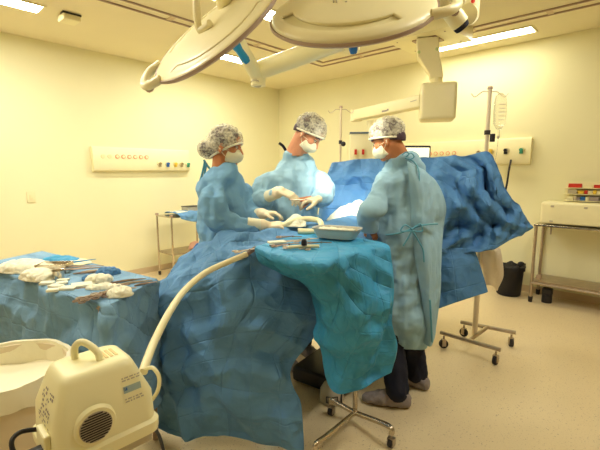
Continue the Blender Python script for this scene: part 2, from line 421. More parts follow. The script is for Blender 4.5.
# wall gas panels
def wall_panel(P0, P1, z0, z1, n, label, ports):
    """P0,P1 floor points on the wall, n into the room"""
    c = (P0+P1)/2; L = (P1-P0).length; d = (P1-P0).normalized(); yaw = math.atan2(d.y, d.x)
    t = thing('wall_gas_panel', V((c.x, c.y, z0)), label, 'wall panel')
    prof = [(0, z0), (.065, z0+.015), (.075, z0+.05), (.06, z1-.02), (.045, z1), (0, z1)]
    mb = MB(); mb.loft([[V((*(P+n*a).xy, z)) for a, z in prof] for P in (P0, P1)]); mb.build('housing', white2_m, t)
    for (f, zf, kind) in ports:
        z = z0+(z1-z0)*zf; p = P0.lerp(P1, f); p = V((p.x, p.y, z)); off = n*.066
        if kind == 'ring':
            MB().frustum(p+off*.9, p+off+n*.010, .028, .026, 20).build('socket', orange2, t); MB().frustum(p+off, p+off+n*.013, .018, .018, 16).build('socket_face', white2_m, t)
        elif kind == 'pale':
            MB().frustum(p+off*.9, p+off+n*.008, .028, .026, 20).build('socket', white_m, t)
        else:
            m = {'y': yellow_m, 'g': green_m, 'b': blue_m, 'k': dark_m, 's': steel_m}[kind]
            o = MB().frustum(p+off*.9, p+off+n*.02, .036, .030, 18).build('gas_outlet', white_m, t)
            MB().frustum(p+off+n*.015, p+off+n*.055, .019, .019, 12).box(p+off+n*.03-V((0, 0, .030)), (.035, .03, .03), yaw, .006).build('connector', m, o)
    return t
orange2 = mat('salmon_socket', (.80, .34, .18), .5)
a = onq(91, 160); b = onq(187, 160); zt = onq(140, 148.5).z; zb = onq(140, 171.5).z
wall_panel(V((a.x, a.y, 0)), V((b.x, b.y, 0)), zb, zt, RD, 'long cream wall panel with a row of salmon sockets on the left wall',
           [(.09, .62, 'pale'), (.15, .62, 'pale')]+[(.22+.058*i, .62, 'ring') for i in range(6)]+[(.64, .35, 's'), (.73, .35, 'b'), (.82, .35, 'y'), (.89, .35, 's'), (.97, .35, 'g')])
a = onp(350, 160); b = onp(532, 152); zt = onp(500, 139).z; zb = onp(515, 165).z
wall_panel(V((a.x, a.y, 0)), V((b.x, b.y, 0)), zb, zt, -LD, 'long cream wall panel behind the blue screen drape on the right wall',
           [(.53+.032*i, .50, 'ring') for i in range(5)]+[(.43, .50, 'k'), (.465, .50, 'k'), (.50, .50, 'k')]+[(.78, .5, 's'), (.835, .55, 'y'), (.90, .55, 'k'), (.965, .55, 'g')])
# black hose
h0 = onp(511, 160, .09); h1 = onp(506, 190, .16)
mb = MB(); mb.tube([h0, onp(509, 170, .16), onp(506, 188, .18), onp(500, 205, .25), onp(489, 222, .5)], .011, 8); tag(mb.build('hose', dark_m), 'black hose hanging from the right end of the right wall panel', 'hose')
# ------------------------------------------------------------------ surgical lamps
def lamp_head(t, c, n, roll, grips, slot=90, dome=1.0, sw=58):
    """c centre, n direction the light shines; local Z = -n"""
    z = -V(n).normalized(); x = V(roll); x = (x-z*x.dot(z)).normalized(); y = z.cross(x)
    M3 = Matrix((x, y, z)).transposed(); T = Matrix.Translation(V(c)) @ M3.to_4x4()
    # shell with three arc openings
    rs = [0, .10, .18, .235, .262, .278, .31, .335, .352, .36]; zs = [.060, .0585, .052, .044, .038, .035, .029, .022, .012, -.004]; zs = [z_*dome if z_ > 0 else z_ for z_ in zs]
    bm = bmesh.new(); n_ = 72; rings = []
    for r, h in zip(rs, zs):
        if r == 0: rings.append([bm.verts.new((0, 0, h))]); continue
        rings.append([bm.verts.new((r*math.cos(2*PI*j/n_), r*math.sin(2*PI*j/n_), h)) for j in range(n_)])
    for k, (a, b) in enumerate(zip(rings, rings[1:])):
        for j in range(n_):
            if len(a) == 1: bm.faces.new((a[0], b[j], b[(j+1) % n_])); continue
            ang = (j+.5)*360/n_-slot; ang = (ang+180) % 360-180
            if dome < .5: ang = min((ang, ang-180, ang+180), key=abs)
            if k in (4, 5) and abs(ang) < sw: continue
            bm.faces.new((a[j], b[j], b[(j+1) % n_], a[(j+1) % n_]))
    me = bpy.data.meshes.new('shell'); bmesh.ops.recalc_face_normals(bm, faces=bm.faces[:]); bm.to_mesh(me); bm.free(); me.transform(T); me.shade_smooth()
    o = link('lamp_shell', me, white_m, t); s = o.modifiers.new('s', 'SOLIDIFY'); s.thickness = .014; s.offset = -1
    b = o.modifiers.new('b', 'BEVEL'); b.width = .004; b.segments = 2; b.limit_method = 'ANGLE'
    Q = M3.to_quaternion()
    mb = MB(); mb.lathe([(.366, .0), (.368, -.012), (.355, -.022), (.33, -.022), (.33, -.012), (.345, -.004), (.366, .0)], c, M3, 64); mb.build('rim', rail_m, t)
    mb = MB(); mb.lathe([(0, -.004), (.30, .004), (.335, -.008), (.325, -.016), (0, -.02)], c, M3, 48); mb.build('lens_plate', lens_m if 0 else white2_m, t)
    if dome > .5: MB().lathe([(.25, .026*dome), (.315, .012*dome), (.315, .006), (.25, .012*dome), (.25, .026*dome)], c, M3, 60).build('slot_fill_ring', white_m, t)  # pale ring added beneath the slot so the gap looks lighter
    for k in range(9):
        a = k*2*PI/9; p = V(c)+M3 @ V((.2*math.cos(a), .2*math.sin(a), -.021)); mb = MB(); mb.frustum(p, p-z*.004, .042, .042, 18); mb.build('lens', lens_m, t)
    for a in grips:
        a = math.radians(a); q = V((math.cos(a), math.sin(a), 0)); s_ = V((-math.sin(a), math.cos(a), 0))
        P = [q*.33-s_*.12+V((0, 0, .0)), q*.40-s_*.10+V((0, 0, .005)), q*.435+V((0, 0, .0)), q*.40+s_*.10+V((0, 0, .005)), q*.33+s_*.12]
        g = MB().tube([V(c)+M3 @ p for p in P], .021, 12).build('grip', white_m, t, smooth=80)
        w = V(c)+M3 @ (q*.425+V((0, 0, -.02))); MB().tube([w+M3 @ (s_*-.045), w+M3 @ V((0, 0, -.012)), w+M3 @ (s_*.045)], .017, 10).build('grip_pad', rail_m, g, smooth=80)
    return M3
def blue_handle(t, c, n, m):
    n = V(n).normalized(); c = V(c)
    MB().frustum(c+n*.01, c+n*.07, .035, .028, 18).build('handle_socket', white_m, t)
    MB().lathe([(0, .19), (.016, .188), (.021, .17), (.019, .12), (.026, .085), (.034, .065), (.030, .06), (0, .06)], c, n.to_track_quat('Z', 'Y').to_matrix(), 20).build('sterile_handle', m, t, smooth=60)
# lamp one: nearly edge on at the left
n1 = V((.50, .56, -.66)).normalized(); c1 = at(214, 29, 2.0)
t1 = thing('surgical_lamp', c1, 'round surgical lamp on the left, tilted steeply so it shows nearly edge on', 'surgical lamp', 'ceiling surgical lamps')
lamp_head(t1, c1, n1, V((-.8, .1, -.6)), (0, 180), -90, .22, 60); blue_handle(t1, c1+V((.05, 0, .0)), n1, cyan_m)
J = at(258, 76, 2.55); Ja = at(231, 30, 2.3); Jb = at(222, -8, 2.1)
MB().tube([J+V((-.0, 0, -.01)), Ja, Jb], .043, 14, k=1, smooth=False).build('spring_arm', white_m, t1, smooth=50)
MB().frustum(J+V((0, 0, -.06)), J+V((0, 0, .03)), .045, .048, 18).ball(J+V((0, 0, .03)), .048).build('joint', white_m, t1)
MB().frustum(at(256, 84, 2.53), at(257, 81, 2.54), .034, .034, 14).build('joint_cap', lgrey_m, t1)
K2 = at(352, 36, 2.35)
MB().tube([J+V((0, 0, .03)), at(300, 56, 2.45), K2], .052, 14, k=1, smooth=False, flat=1.1).build('ceiling_arm', white_m, t1, smooth=50)
MB().frustum(K2-V((0, 0, .08)), V((K2.x, K2.y, CEIL)), .045, .045, 18).build('ceiling_stem', white_m, t1)
MB().frustum(V((K2.x, K2.y, CEIL-.05)), V((K2.x, K2.y, CEIL)), .15, .16, 28).build('ceiling_flange', white_m, t1)
MB().tube([Jb, at(212, -20, 2.05), at(198, -10, 2.02), at(197, 12, 2.02), at(200, 30, 2.04), c1-n1*.03], .018, 12).build('yoke', white_m, t1, smooth=80)
# lamp two: large, back towards the camera
n2 = V((.13, .60, -.79)).normalized(); c2 = at(352, 10, 1.85)
t2 = thing('surgical_lamp', c2, 'large round surgical lamp at the top centre, its smooth back towards us', 'surgical lamp', 'ceiling surgical lamps')
lamp_head(t2, c2, n2, V((-1, .35, -.1)), (180,), 76); blue_handle(t2, c2, n2, blue_m)
E2 = at(462, 20, 2.05)
MB().tube([at(418, 8, 1.85), at(428, 5, 1.88), at(436, 0, 1.90)], .022, 12).build('yoke', white_m, t2, smooth=80)
MB().tube([at(434, -10, 1.86), at(447, 6, 1.88), at(460, 24, 1.90)], .040, 14, k=1, smooth=False).build('spring_arm', white_m, t2, smooth=50)
MB().frustum(at(460, 24.5, 1.90), at(462.5, 28, 1.905), .036, .032, 16).build('arm_end_cap', navy_m, t2)
MB().frustum(at(466, 15, 1.93), at(469, 15, 2.12), .048, .048, 22).build('joint', white_m, t2)
e3 = at(472, 8, 2.14)
MB().frustum(e3-V((0, 0, .05)), V((e3.x, e3.y, CEIL)), .036, .036, 18).build('ceiling_stem', white_m, t2)
MB().tube([at(466, 16, 2.1), e3], .03, 10, smooth=False).build('joint_link', white_m, t2)
MB().frustum(V((e3.x, e3.y, CEIL-.05)), V((e3.x, e3.y, CEIL)), .14, .15, 28).build('ceiling_flange', white_m, t2)
MB().ball(at(473, 1, 2.09), .010).build('indicator', red_m, t2)
# small grey print on the lamp's back
z = -n2; xx = V((1, 0, 0)); xx = (xx-z*xx.dot(z)).normalized(); yy = z.cross(xx)
mb = MB(); R3 = Matrix((xx, yy, z)).transposed()
o_ = at(335, 2, 1.62)
def on_shell(px, py):
    r = ray(px, py); o = V((0, 0, EYE)); pc = c2+z*.0605; t = (pc-o).dot(z)/r.dot(z); return o+r*t
for (px_, py_, w, h) in ((333.5, 1, .006, .03), (336.5, 1, .007, .03), (346, 1.5, .009, .009)):
    mb.box(on_shell(px_, py_)-z*.0005, (w, h, .004), rot=R3)
mb.build('print', lgrey_m, t2)
# ------------------------------------------------------------------ ceiling pendant with boom
pc = V((1.323, 4.283, 0)); t = thing('ceiling_pendant', V((pc.x, pc.y, CEIL)), 'cream ceiling pendant box with a cranked boom arm hanging behind the right surgeon', 'ceiling pendant')
MB().box(pc+V((0, 0, (2.755+CEIL)/2)), (.67, .58, CEIL-2.755), YAW, .006).build('ceiling_box', white_m, t)
for a, b in ((-.25, -.2), (.25, -.2), (-.25, .2), (.25, .2)):
    q = pc+RD*a+LD*b+V((0, 0, 2.753)); MB().frustum(q, q-V((0, 0, .004)), .008, .008, 10).build('screw', rail_m, t)
u0 = at(428, 40, 4.24); MB().box(u0+V((0, 0, -.006)), (.25, .2, .016), YAW).build('slot', rail_m, t)
a0 = at(427, 44, 4.2); a1 = at(428, 58, 4.2); a2 = at(436, 76, 4.2); a3 = at(437, 86, 4.2)
def bar(mb, p, w, d, yaw): return [p+Matrix.Rotation(yaw, 3, 'Z') @ V((sx*w/2, sy*d/2, 0)) for sx, sy in ((-1, -1), (1, -1), (1, 1), (-1, 1))]
mb = MB(); mb.loft([bar(mb, V((a0.x, a0.y, 2.75)), .21, .18, -.25), bar(mb, a1, .21, .17, -.25), bar(mb, a1-V((-.02, 0, .03)), .19, .16, -.25), bar(mb, a2, .13, .13, -.25), bar(mb, a2-V((0, 0, .03)), .13, .13, -.25)])
o = mb.build('cranked_arm', white_m, t, smooth=20); b_ = o.modifiers.new('b', 'BEVEL'); b_.width = .012; b_.segments = 3
MB().frustum(a2-V((0, 0, .01)), a3-V((0, 0, .02)), .065, .06, 24).build('swivel', white_m, t)
for px_, py_ in ((419, 52), (437, 49)):
    q = at(px_, py_, 4.095); MB().ball(q, (.016, .006, .016)).build('green_marker', green2 if 'green2' in globals() else mat('pale_green_marker', (.55, .66, .28), .6), t)
bt = at(438, 84, 4.2); bb = at(438, 121, 4.2); bc = (bt+bb)/2; bc.y = 4.22
MB().box(bc, (.35, .30, bt.z-bb.z), -.25, .04, top=1.0).build('column_head', white_m, t, smooth=50)
e0 = at(424, 101, 4.2); e1 = at(356, 118, 5.15); e1.z = e0.z-.02
dr = (e1-e0); yw = math.atan2(dr.y, dr.x)
MB().box((e0+e1)/2, (dr.length, .13, .13), yw, .02, rot=Matrix.Rotation(yw, 3, 'Z') @ Matrix.Rotation(-math.asin((e1.z-e0.z)/dr.length), 3, 'Y')).build('boom_arm', white_m, t, smooth=50)
MB().frustum(e1+V((0, 0, -.07)), e1+V((0, 0, .07)), .075, .07, 24).build('arm_end', white_m, t)
# unreadable dark lettering on the boom
nrm = V((dr.y, -dr.x, 0)).normalized(); dn = dr.normalized()
if nrm.y > 0: nrm = -nrm
Rt = Matrix((-dn, nrm.cross(-dn)*-1 if 0 else V((0, 0, 1)), nrm)).transposed()
def hitarm(px_, py_):
    r = ray(px_, py_); o = V((0, 0, EYE)); q = (e0+e1)/2+nrm*.0655; return o+r*((q-o).dot(nrm)/r.dot(nrm))
mb = MB()
for i, (dx, dy, h) in enumerate(((0, 0, 2.2), (1.3, -.3, 1.6), (2.6, -.6, 1.9), (3.8, -.9, 1.7), (5.0, -1.6, 2.4))):
    p = hitarm(382.8+dx, 111.3+dy); mb.box(p, (.022, .008, .008*h), yw)
    mb.box(p+V((0, 0, -.006)), (.03, .008, .008), yw)
mb.build('lettering', grey_m, t)
mb = MB()
for dx in (0, 1.6, 3.2, 4.8): mb.box(hitarm(411+dx, 101.6-dx*.3), (.02, .006, .008), yw)
mb.build('small_lettering', lgrey_m, t)
dp = at(371, 121, 5.0); dp2 = V((dp.x, dp.y, at(371, 135, 5.0).z))
MB().frustum(dp, dp2, .05, .05, 18).build('drop_post', white_m, t)
cz = at(361, 134, 5.0); 
MB().box((cz.x, 5.0, cz.z-.20), (.27, .18, .40), -.1, .01).build('console', white2_m, t)
q = V((cz.x, 4.905, cz.z+.002)); MB().box((cz.x, 5.0, cz.z+.006), (.28, .2, .02), -.1).build('console_lid', mat('slate_edge', (.10, .15, .20), .5), t)
for px_ in (355.5, 363):
    q = at(px_, 152, 4.89); MB().box(q, (.055, .01, .10), -.1, .004).build('switch_plate', white_m, t)
    MB().box(q-V((0, .008, 0)), (.03, .02, .062), -.1, .003).build('red_switch', red_m, t)
# ------------------------------------------------------------------ infusion stands
def iv_pole(mb, b, top, r=.011): mb.frustum((b.x, b.y, .1), (b.x, b.y, top*.55), r*1.25, r*1.25, 14); mb.frustum((b.x, b.y, top*.55), (b.x, b.y, top), r*.85, r*.85, 14)
def castor(parent, p, r=.032, yaw=0):
    p = V(p); q = Matrix.Rotation(yaw, 3, 'Z')
    mb = MB(); mb.frustum(p+V((0, 0, r*1.6)), p+V((0, 0, r*2.9)), .008, .008, 10)
    for s in (-1, 1): mb.box(p+q @ V((0, s*.016, r*1.3)), (.03, .004, r*1.5), yaw)
    mb.box(p+V((0, 0, r*2.05)), (.03, .036, .004), yaw); c = mb.build('castor', steel2_m, parent)
    MB().frustum(p+q @ V((0, -.011, r)), p+q @ V((0, .011, r)), r, r, 22).build('castor_wheel', rubber_m, c)
b = V((1.425, 3.08, 0)); top = 2.06
t = thing('infusion_stand', b, 'wheeled infusion stand holding the right corner of the blue screen drape', 'infusion stand')
mb = MB(); iv_pole(mb, b, top, .017); mb.build('pole', pole_m, t)
W = [V((1.18, 3.09, 0)), V((1.47, 2.81, 0)), V((1.75, 3.12, 0)), V((1.44, 3.32, 0))]
for P, Q in ((W[0], W[1]), (W[3], W[2])):
    d = (Q-P).normalized()*.03; MB().tube([P-d+V((0, 0, .125)), Q+d+V((0, 0, .125))], .016, 10, smooth=False).build('base_bar', steel2_m, t)
MB().tube([(W[0]+W[1])/2+V((0, 0, .125)), (W[2]+W[3])/2+V((0, 0, .125))], .016, 10, smooth=False).build('cross_bar', steel2_m, t)
for i, w in enumerate(W): castor(t, w, .036, i*.7)
zc = at(484, 132, 3.08).z
MB().frustum((b.x, b.y, zc-.02), (b.x, b.y, zc+.012), .022, .022, 14).build('clamp', rubber_m, t); MB().box((b.x+.032, b.y-.02, zc-.045), (.03, .03, .06), 0, .006).build('clamp_knob', dark_m, t)
def hooks(t, b, top, w=.085, yaw=0):
    for s in (-1, 1):
        d = V((math.cos(yaw), math.sin(yaw), 0))*s; B = V((b.x, b.y, top-.03))
        MB().tube([B, B+d*w*.6+V((0, 0, .004)), B+d*w+V((0, 0, -.02)), B+d*(w+.03)+V((0, 0, -.035)), B+d*(w+.055)+V((0, 0, -.01))], .0035, 8).build('hook', steel2_m, t)
    MB().frustum((b.x, b.y, top-.01), (b.x, b.y, top+.01), .02, .016, 14).build('pole_cap', rail_m, t)
hooks(t, b, top)
b2 = at(341, 107, 4.6); b2.z = 0; top2 = at(341, 107, 4.6).z
t = thing('infusion_stand', b2, 'thin infusion stand with two empty hooks beside the middle surgeon', 'infusion stand')
mb = MB(); iv_pole(mb, b2, top2, .014); mb.build('pole', pole_m, t); hooks(t, b2, top2, .09)
zc = at(341, 144, 4.6).z; MB().ball((b2.x+.03, b2.y-.02, zc), .028).build('clamp_knob', dark_m, t); MB().frustum((b2.x, b2.y, zc-.0), (b2.x, b2.y, zc+.04), .02, .02, 12).build('clamp', rubber_m, t)
for k in range(5):
    a = k*2*PI/5+.3; d = V((math.cos(a), math.sin(a), 0)); MB().tube([b2+V((0, 0, .13)), b2+d*.15+V((0, 0, .11)), b2+d*.26+V((0, 0, .085))], .013, 8).build('leg', steel2_m, t); castor(t, b2+d*.26, .028, a)
# infusion bag
g0 = at(501, 96, 3.05); g1 = at(501, 128, 3.05); zc = (g0.z+g1.z)/2; hh = (g0.z-g1.z)/2
t = thing('infusion_bag', V((g0.x, 3.05, g1.z)), 'clear infusion bag hanging from the right infusion stand', 'infusion bag')
mb = MB(); mb.loft([[V((g0.x+w*math.cos(a), 3.05+dd*math.sin(a), z)) for a in [2*PI*i/20 for i in range(20)]] for (w, dd, z) in ((.02, .004, g1.z-.01), (.045, .018, g1.z+.03), (.05, .026, zc), (.048, .016, g0.z-.05), (.04, .005, g0.z), (.012, .003, g0.z+.02))]); mb.build('bag', glass_m, t, smooth=80)
mb = MB(); 
for k in range(5): mb.box((g0.x, 3.05-.029, zc-.06+k*.028), (.05-.008*(k % 2), .002, .006))
mb.build('printing', lgrey_m, t)
MB().frustum((g0.x, 3.05, g1.z-.06), (g0.x, 3.05, g1.z-.005), .009, .009, 10).build('drip_chamber', glass_m, t); MB().frustum((g0.x, 3.05, g1.z-.08), (g0.x, 3.05, g1.z-.06), .006, .012, 10).build('drip_port', lgrey_m, t)
MB().tube([(g0.x, 3.05, g1.z-.08), (g0.x-.01, 3.04, g1.z-.2), (g0.x-.05, 3.0, g1.z-.34)], .003, 6).build('line', glass_m, t)
MB().tube([(g0.x, 3.05, g0.z+.01), (g0.x-.04, 3.07, g0.z+.035), (g0.x-.085, 3.08, g0.z+.03)], .0025, 6).build('hanger', glass_m, t)
# ------------------------------------------------------------------ monitor behind the screen drape
mt = at(416, 145.5, 3.9); t = thing('patient_monitor', V((mt.x, 3.9, 0)), 'flat monitor with a dark bezel and bright screen behind the blue screen drape', 'monitor')
w = .40; cx = at(431, 150, 3.9).x-w/2; zt = mt.z
MB().box((cx, 3.92, zt-.14), (w, .04, .28), 0, .016).build('casing', dark_m, t, smooth=50)
mb = MB(); mb.quad([(cx-w/2+.016, 3.898, zt-.27), (cx+w/2-.016, 3.898, zt-.27), (cx+w/2-.016, 3.898, zt-.02), (cx-w/2+.016, 3.898, zt-.02)]); mb.build('screen', screen_on_m, t)
MB().frustum((cx, 3.96, .05), (cx, 3.96, zt-.15), .02, .02, 14).build('post', steel2_m, t); MB().frustum((cx, 3.96, 0), (cx, 3.96, .05), .24, .2, 28).build('base', white_m, t)
# ------------------------------------------------------------------ black bin
bb = az(515, 298, 0); bc = V((bb.x+.0, bb.y+.15, 0)); 
t = thing('waste_bin', bc, 'black waste bin with a bunched liner against the right wall', 'bin')
mb = MB(); mb.lathe([(0, 0), (.118, 0), (.128, .015), (.145, .33), (.150, .345), (.140, .345), (.13, .30), (.12, .03), (0, .02)], bc, None, 36); mb.build('tub', bin_m, t, smooth=60)
mb = MB(); R_ = []
for h, r, wv in ((.30, .152, .0), (.345, .158, .006), (.352, .145, .012), (.36, .12, .02), (.33, .08, .02)): R_.append([bc+V(((r+wv*math.sin(7*a)+wv*.6*math.sin(13*a+1))*math.cos(a), (r+wv*math.sin(7*a))*math.sin(a), h+wv*.8*math.sin(5*a+h*9))) for a in [2*PI*i/60 for i in range(60)]])
mb.loft(R_); mb.build('liner', bin_m, t, smooth=60)
MB().ball(bc+V((.10, -.04, .36)), (.045, .03, .04)).box(bc+V((.135, -.03, .33)), (.03, .05, .1), .3, .01).build('knot', bin_m, t, smooth=60)
# ------------------------------------------------------------------ right trolley along the right wall
def tv(px_, py_, z): return az(px_, py_, z)
A0 = tv(533.5, 227, .86)
ax = RD.copy(); ay = LD.copy()
A0 = at(531.5, 300.5, 4.05); A0 = az(530, 301.5, .0)
TW, TD, THt = 1.5, .36, .86
base = A0+ax*TW/2+ay*TD/2; base.z = 0
t = thing('instrument_trolley', base, 'stainless steel trolley with a lower shelf against the right wall', 'trolley')
yt = math.atan2(ax.y, ax.x)
def TP(a, b_, z): return V((A0.x, A0.y, 0))+ax*a+ay*b_+V((0, 0, z))
for a, b_ in ((0, 0), (TW, 0), (0, TD), (TW, TD)):
    MB().frustum(TP(a, b_, .05), TP(a, b_, THt), .016, .016, 12).build('leg', steel2_m, t)
    MB().frustum(TP(a, b_, 0), TP(a, b_, .06), .02, .024, 12).build('foot', rubber_m, t)
MB().box(TP(TW/2, TD/2, THt), (TW+.04, TD+.04, .02), yt, .003).build('top_shelf', steel_m, t)
MB().box(TP(TW/2, TD/2, .24), (TW, TD, .018), yt, .003).build('lower_shelf', steel2_m, t)
MB().tube([TP(0, -.01, .22), TP(TW, -.01, .22)], .013, 8, smooth=False).build('front_rail', steel2_m, t)
MB().box(TP(.13, .06, .815), (.012, .03, .10), yt).build('bracket', steel2_m, t)
MB().box(TP(.06, .03, .285), (.05, .04, .05), yt, .01).build('clamp', rail_m, t)
tag(MB().box(TP(.14, .10, .125), (.10, .08, .08), yt, .02).frustum(TP(.14, .10, .0), TP(.14, .10, .09), .05, .05, 18).build('foot_switch', dark_m), 'small black foot switch on the floor under the right trolley', 'foot switch')
# white carton on trolley
u1 = .05; 
t = thing('storage_case', TP(.72, TD/2, THt+.012), 'large plain white case lying on the steel trolley at the right', 'case')
ch = .25
MB().box(TP(.66, TD/2, THt+.012+ch/2), (1.28, TD-.04, ch-.02), yt, .03).build('case_body', white2_m, t, smooth=50)
MB().box(TP(.71, .018, THt+.18), (.20, .01, .07), yt, .003).build('clasp_plate', white_m, t)
for a, z in ((.13, .05), (.13, .21), (.42, .21)): MB().box(TP(a, .018, THt+z), (.03, .01, .02), yt, .003).build('latch', lgrey_m, t)
# colourful cartons on top of case
zc = THt+ch+.012
t = thing('supply_rack', TP(.80, .25, zc), 'pale rack with rows of small colourful supply packets on the white case', 'rack')
MB().box(TP(.75, .32, zc+.10), (1.12, .02, .20), yt, .003).build('back_panel', white2_m, t)
for z in (.005, .075, .14): MB().box(TP(.75, .25, zc+z), (1.12, .12, .007), yt).build('shelf', white_m, t)
rr = random.Random(5); cols = [orange_m, lgrey_m, grey_m, red_m, yellow_m, white_m, blue_m, lgrey_m, orange2, dark_m, white_m, white2_m]
kinds = {id(orange_m): 'orange', id(lgrey_m): 'beige', id(grey_m): 'grey', id(red_m): 'red', id(yellow_m): 'yellow', id(white_m): 'white', id(blue_m): 'blue', id(orange2): 'salmon', id(dark_m): 'black', id(white2_m): 'cream'}
for row, z in enumerate((.009, .079, .144)):
    a = .22; i = 0
    while a < 1.22:
        w = rr.choice((.03, .045, .06, .09)); m_ = rr.choice(cols)
        if row == 2: m_ = rr.choice([lgrey_m, white_m, red_m, white2_m]); w = rr.choice((.09, .13))
        if row == 0 and a > .85: m_ = rr.choice([orange_m, red_m, orange2, white_m])
        h = (.045 if row < 2 else .04)*rr.uniform(.7, 1.1)
        o = MB().box(TP(a+w/2, .235+rr.uniform(0, .01), zc+z+h/2), (w*.9, .05, h), yt, .002).build('supply_packet', m_)
        tag(o, 'small %s supply packet standing on the %s shelf of the pale rack' % (kinds[id(m_)], ('bottom', 'middle', 'top')[row]), 'packet', 'supply packets on the %s shelf, %s' % (('bottom', 'middle', 'top')[row], kinds[id(m_)]))
        a += w; i += 1
# ------------------------------------------------------------------ left trolley behind nurse
L0 = az(157.8, 273.8, 0)+V((.03, -.03, 0)); bx = V((.88, .47, 0)).normalized(); by = V((.47, -.88, 0)).normalized()
b_ = L0
def LP(a, b, z): return V((L0.x, L0.y, 0))+RD*b+LD*a*1.0+V((0, 0, z))
htop = at(155, 214, L0.y).z
t = thing('instrument_trolley', LP(.3, .2, 0), 'slim stainless trolley with a shelf against the left wall behind the nurse', 'trolley')
for a, b in ((0, 0.02), (.62, .02), (0, .40), (.62, .40)):
    MB().frustum(LP(a, b, .04), LP(a, b, htop), .013, .013, 12).build('leg', steel_m, t); MB().frustum(LP(a, b, 0), LP(a, b, .05), .018, .018, 10).build('foot', rubber_m, t)
    MB().box(LP(a, b, htop), (.034, .034, .03), YAW, .004).build('corner', rail_m, t)
MB().box(LP(.31, .21, htop-.02), (.40, .64, .014), YAW).build('top_shelf', steel_m, t)
zs_ = at(158, 251, L0.y).z
MB().box(LP(.31, .21, zs_), (.40, .64, .014), YAW).build('lower_shelf', steel2_m, t)
cloth('trolley_cloth', [[LP(.12+.5*f, .0, htop+.0) for f in (0, .5, 1)], [LP(.10+.55*f, .12, htop+.03) for f in (0, .5, 1)], [LP(.08+.5*f, .42, htop+.02) for f in (0, .5, 1)], [LP(.1+.5*f, .47, htop-.04-.06*f*(1-f)*4) for f in (0, .5, 1)]], bigdrape_m, nu=24, nv=24, seed=4, slack=.06, maxd=.02, label='small blue cloth spread over the top of the left trolley', cat='cloth')
c = LP(.42, .2, htop+.025); t = thing('instrument_box', c, 'small grey open box on the left trolley behind the nurse', 'box'); MB().box(c+V((0, 0, .035)), (.16, .2, .06), YAW, .006).build('box_body', lgrey_m, t); MB().box(c+V((0, 0, .068)), (.17, .21, .008), YAW, .002).build('lid', dark_m, t)
o = MB().box(LP(.2, .25, htop+.03), (.2, .16, .018), YAW, .004).build('white_pack', gauze_m); tag(o, 'flat white pack on the blue cloth of the left trolley', 'pack')
c = LP(.42, .3, zs_+.01)
o = cloth('tissue_bundle', [[c+V((-.1, -.05, 0)), c+V((0, -.06, .02)), c+V((.1, -.05, 0))], [c+V((-.08, 0, .08)), c+V((0, 0, .11)), c+V((.1, 0, .07))], [c+V((-.1, .05, 0)), c+V((0, .06, .02)), c+V((.1, .05, 0))]], mat('pink_cloth', (.75, .42, .30), .9), nu=16, nv=16, seed=9, slack=.15, maxd=.03, label='crumpled pinkish cloth on the lower shelf of the left trolley', cat='cloth')
tag(MB().tube([LP(.3, .42, zs_+.02), LP(.36, .44, zs_+.10), LP(.45, .45, zs_+.08), LP(.55, .44, zs_+.2), LP(.6, .44, zs_+.34)], .02, 10).build('blue_hose', blue_m), 'blue hose hanging beside the lower shelf of the left trolley', 'hose')
# ------------------------------------------------------------------ operating table
PD = V((.57, .82, 0)).normalized(); PN = V((PD.y, -PD.x, 0)); PF = V((-.02, 2.25, 0)); PY = math.atan2(PD.y, PD.x)
def PT(s, n, z): return PF+PD*s+PN*n+V((0, 0, z))
t = thing('operating_table', PT(.8, 0, 0), 'operating table hidden under blue drapes, its dark base showing low down', 'operating table')
MB().box(PT(.88, .02, .84), (1.7, .40, .05), PY, .01).build('table_frame', steel2_m, t)
MB().box(PT(.88, .02, .90), (1.7, .40, .07), PY, .02).build('mattress', navy_m, t)
MB().box(PT(.70, 0, .48), (.30, .24, .70), PY, .03).build('column', dark_m, t); MB().box(PT(.72, 0, .075), (1.0, .40, .11), PY, .03).build('base', dark_m, t)
# foot pedal
fp = az(333, 409, 0)
t = thing('foot_pedal', fp+V((0, .08, 0)), 'round topped grey foot pedal on the floor under the operating table', 'foot pedal')
q = fp+V((.0, .10, 0))
mb = MB(); mb.lathe([(0, 0), (.075, 0), (.078, .02), (.074, .07), (.055, .105), (.03, .118), (0, .12)], q, None, 28, 1, 1.1); mb.build('housing', lgrey_m, t, smooth=60)
mb = MB()
for s_ in (-1, 1): mb.tube([q+V((.034*s_-.005, -.081, .03)), q+V((.034*s_-.005, -.079, .068))], .003, 6, smooth=False)
for z_ in (.03, .068): mb.tube([q+V((-.04, -.0815, z_)), q+V((0, -.088, z_)), q+V((.03, -.0815, z_))], .003, 6)
mb.build('outline', dark_m, t)
MB().tube([q+V((.05, -.078, .0)), q+V((.055, -.06, .06)), q+V((.052, 0, .105))], .006, 8).build('side_strap', dark_m, t)
# patient drape over the table
def arch(s, h, w=.33, drop=.52, wob=0):
    return [PT(s, -w-.03, drop), PT(s, -w, h-.14), PT(s, -w*.75, h-.03), PT(s, 0, h+.02+wob), PT(s, w*.75, h-.03), PT(s, w, h-.14), PT(s, w+.03, drop)]
cloth('patient_drape', [arch(-.02, 1.03), arch(.25, 1.06, wob=.02), arch(.55, 1.06, wob=.04), arch(.85, 1.06, wob=.05), arch(1.10, 1.10, wob=.06), arch(1.36, 1.12, wob=.04)], bigdrape_m, nu=60, nv=60, seed=11, slack=.04, amp=.01, freq=(7, 7, 7), maxd=.035, facet=.03, ff=4.5, label='blue drape over the patient between the masked surgeon and the bearded-neck surgeon seen from behind', cat='drape')
bpy.data.objects['patient_drape']['label'] = 'blue sheet lying over the patient in the middle of the operating team'
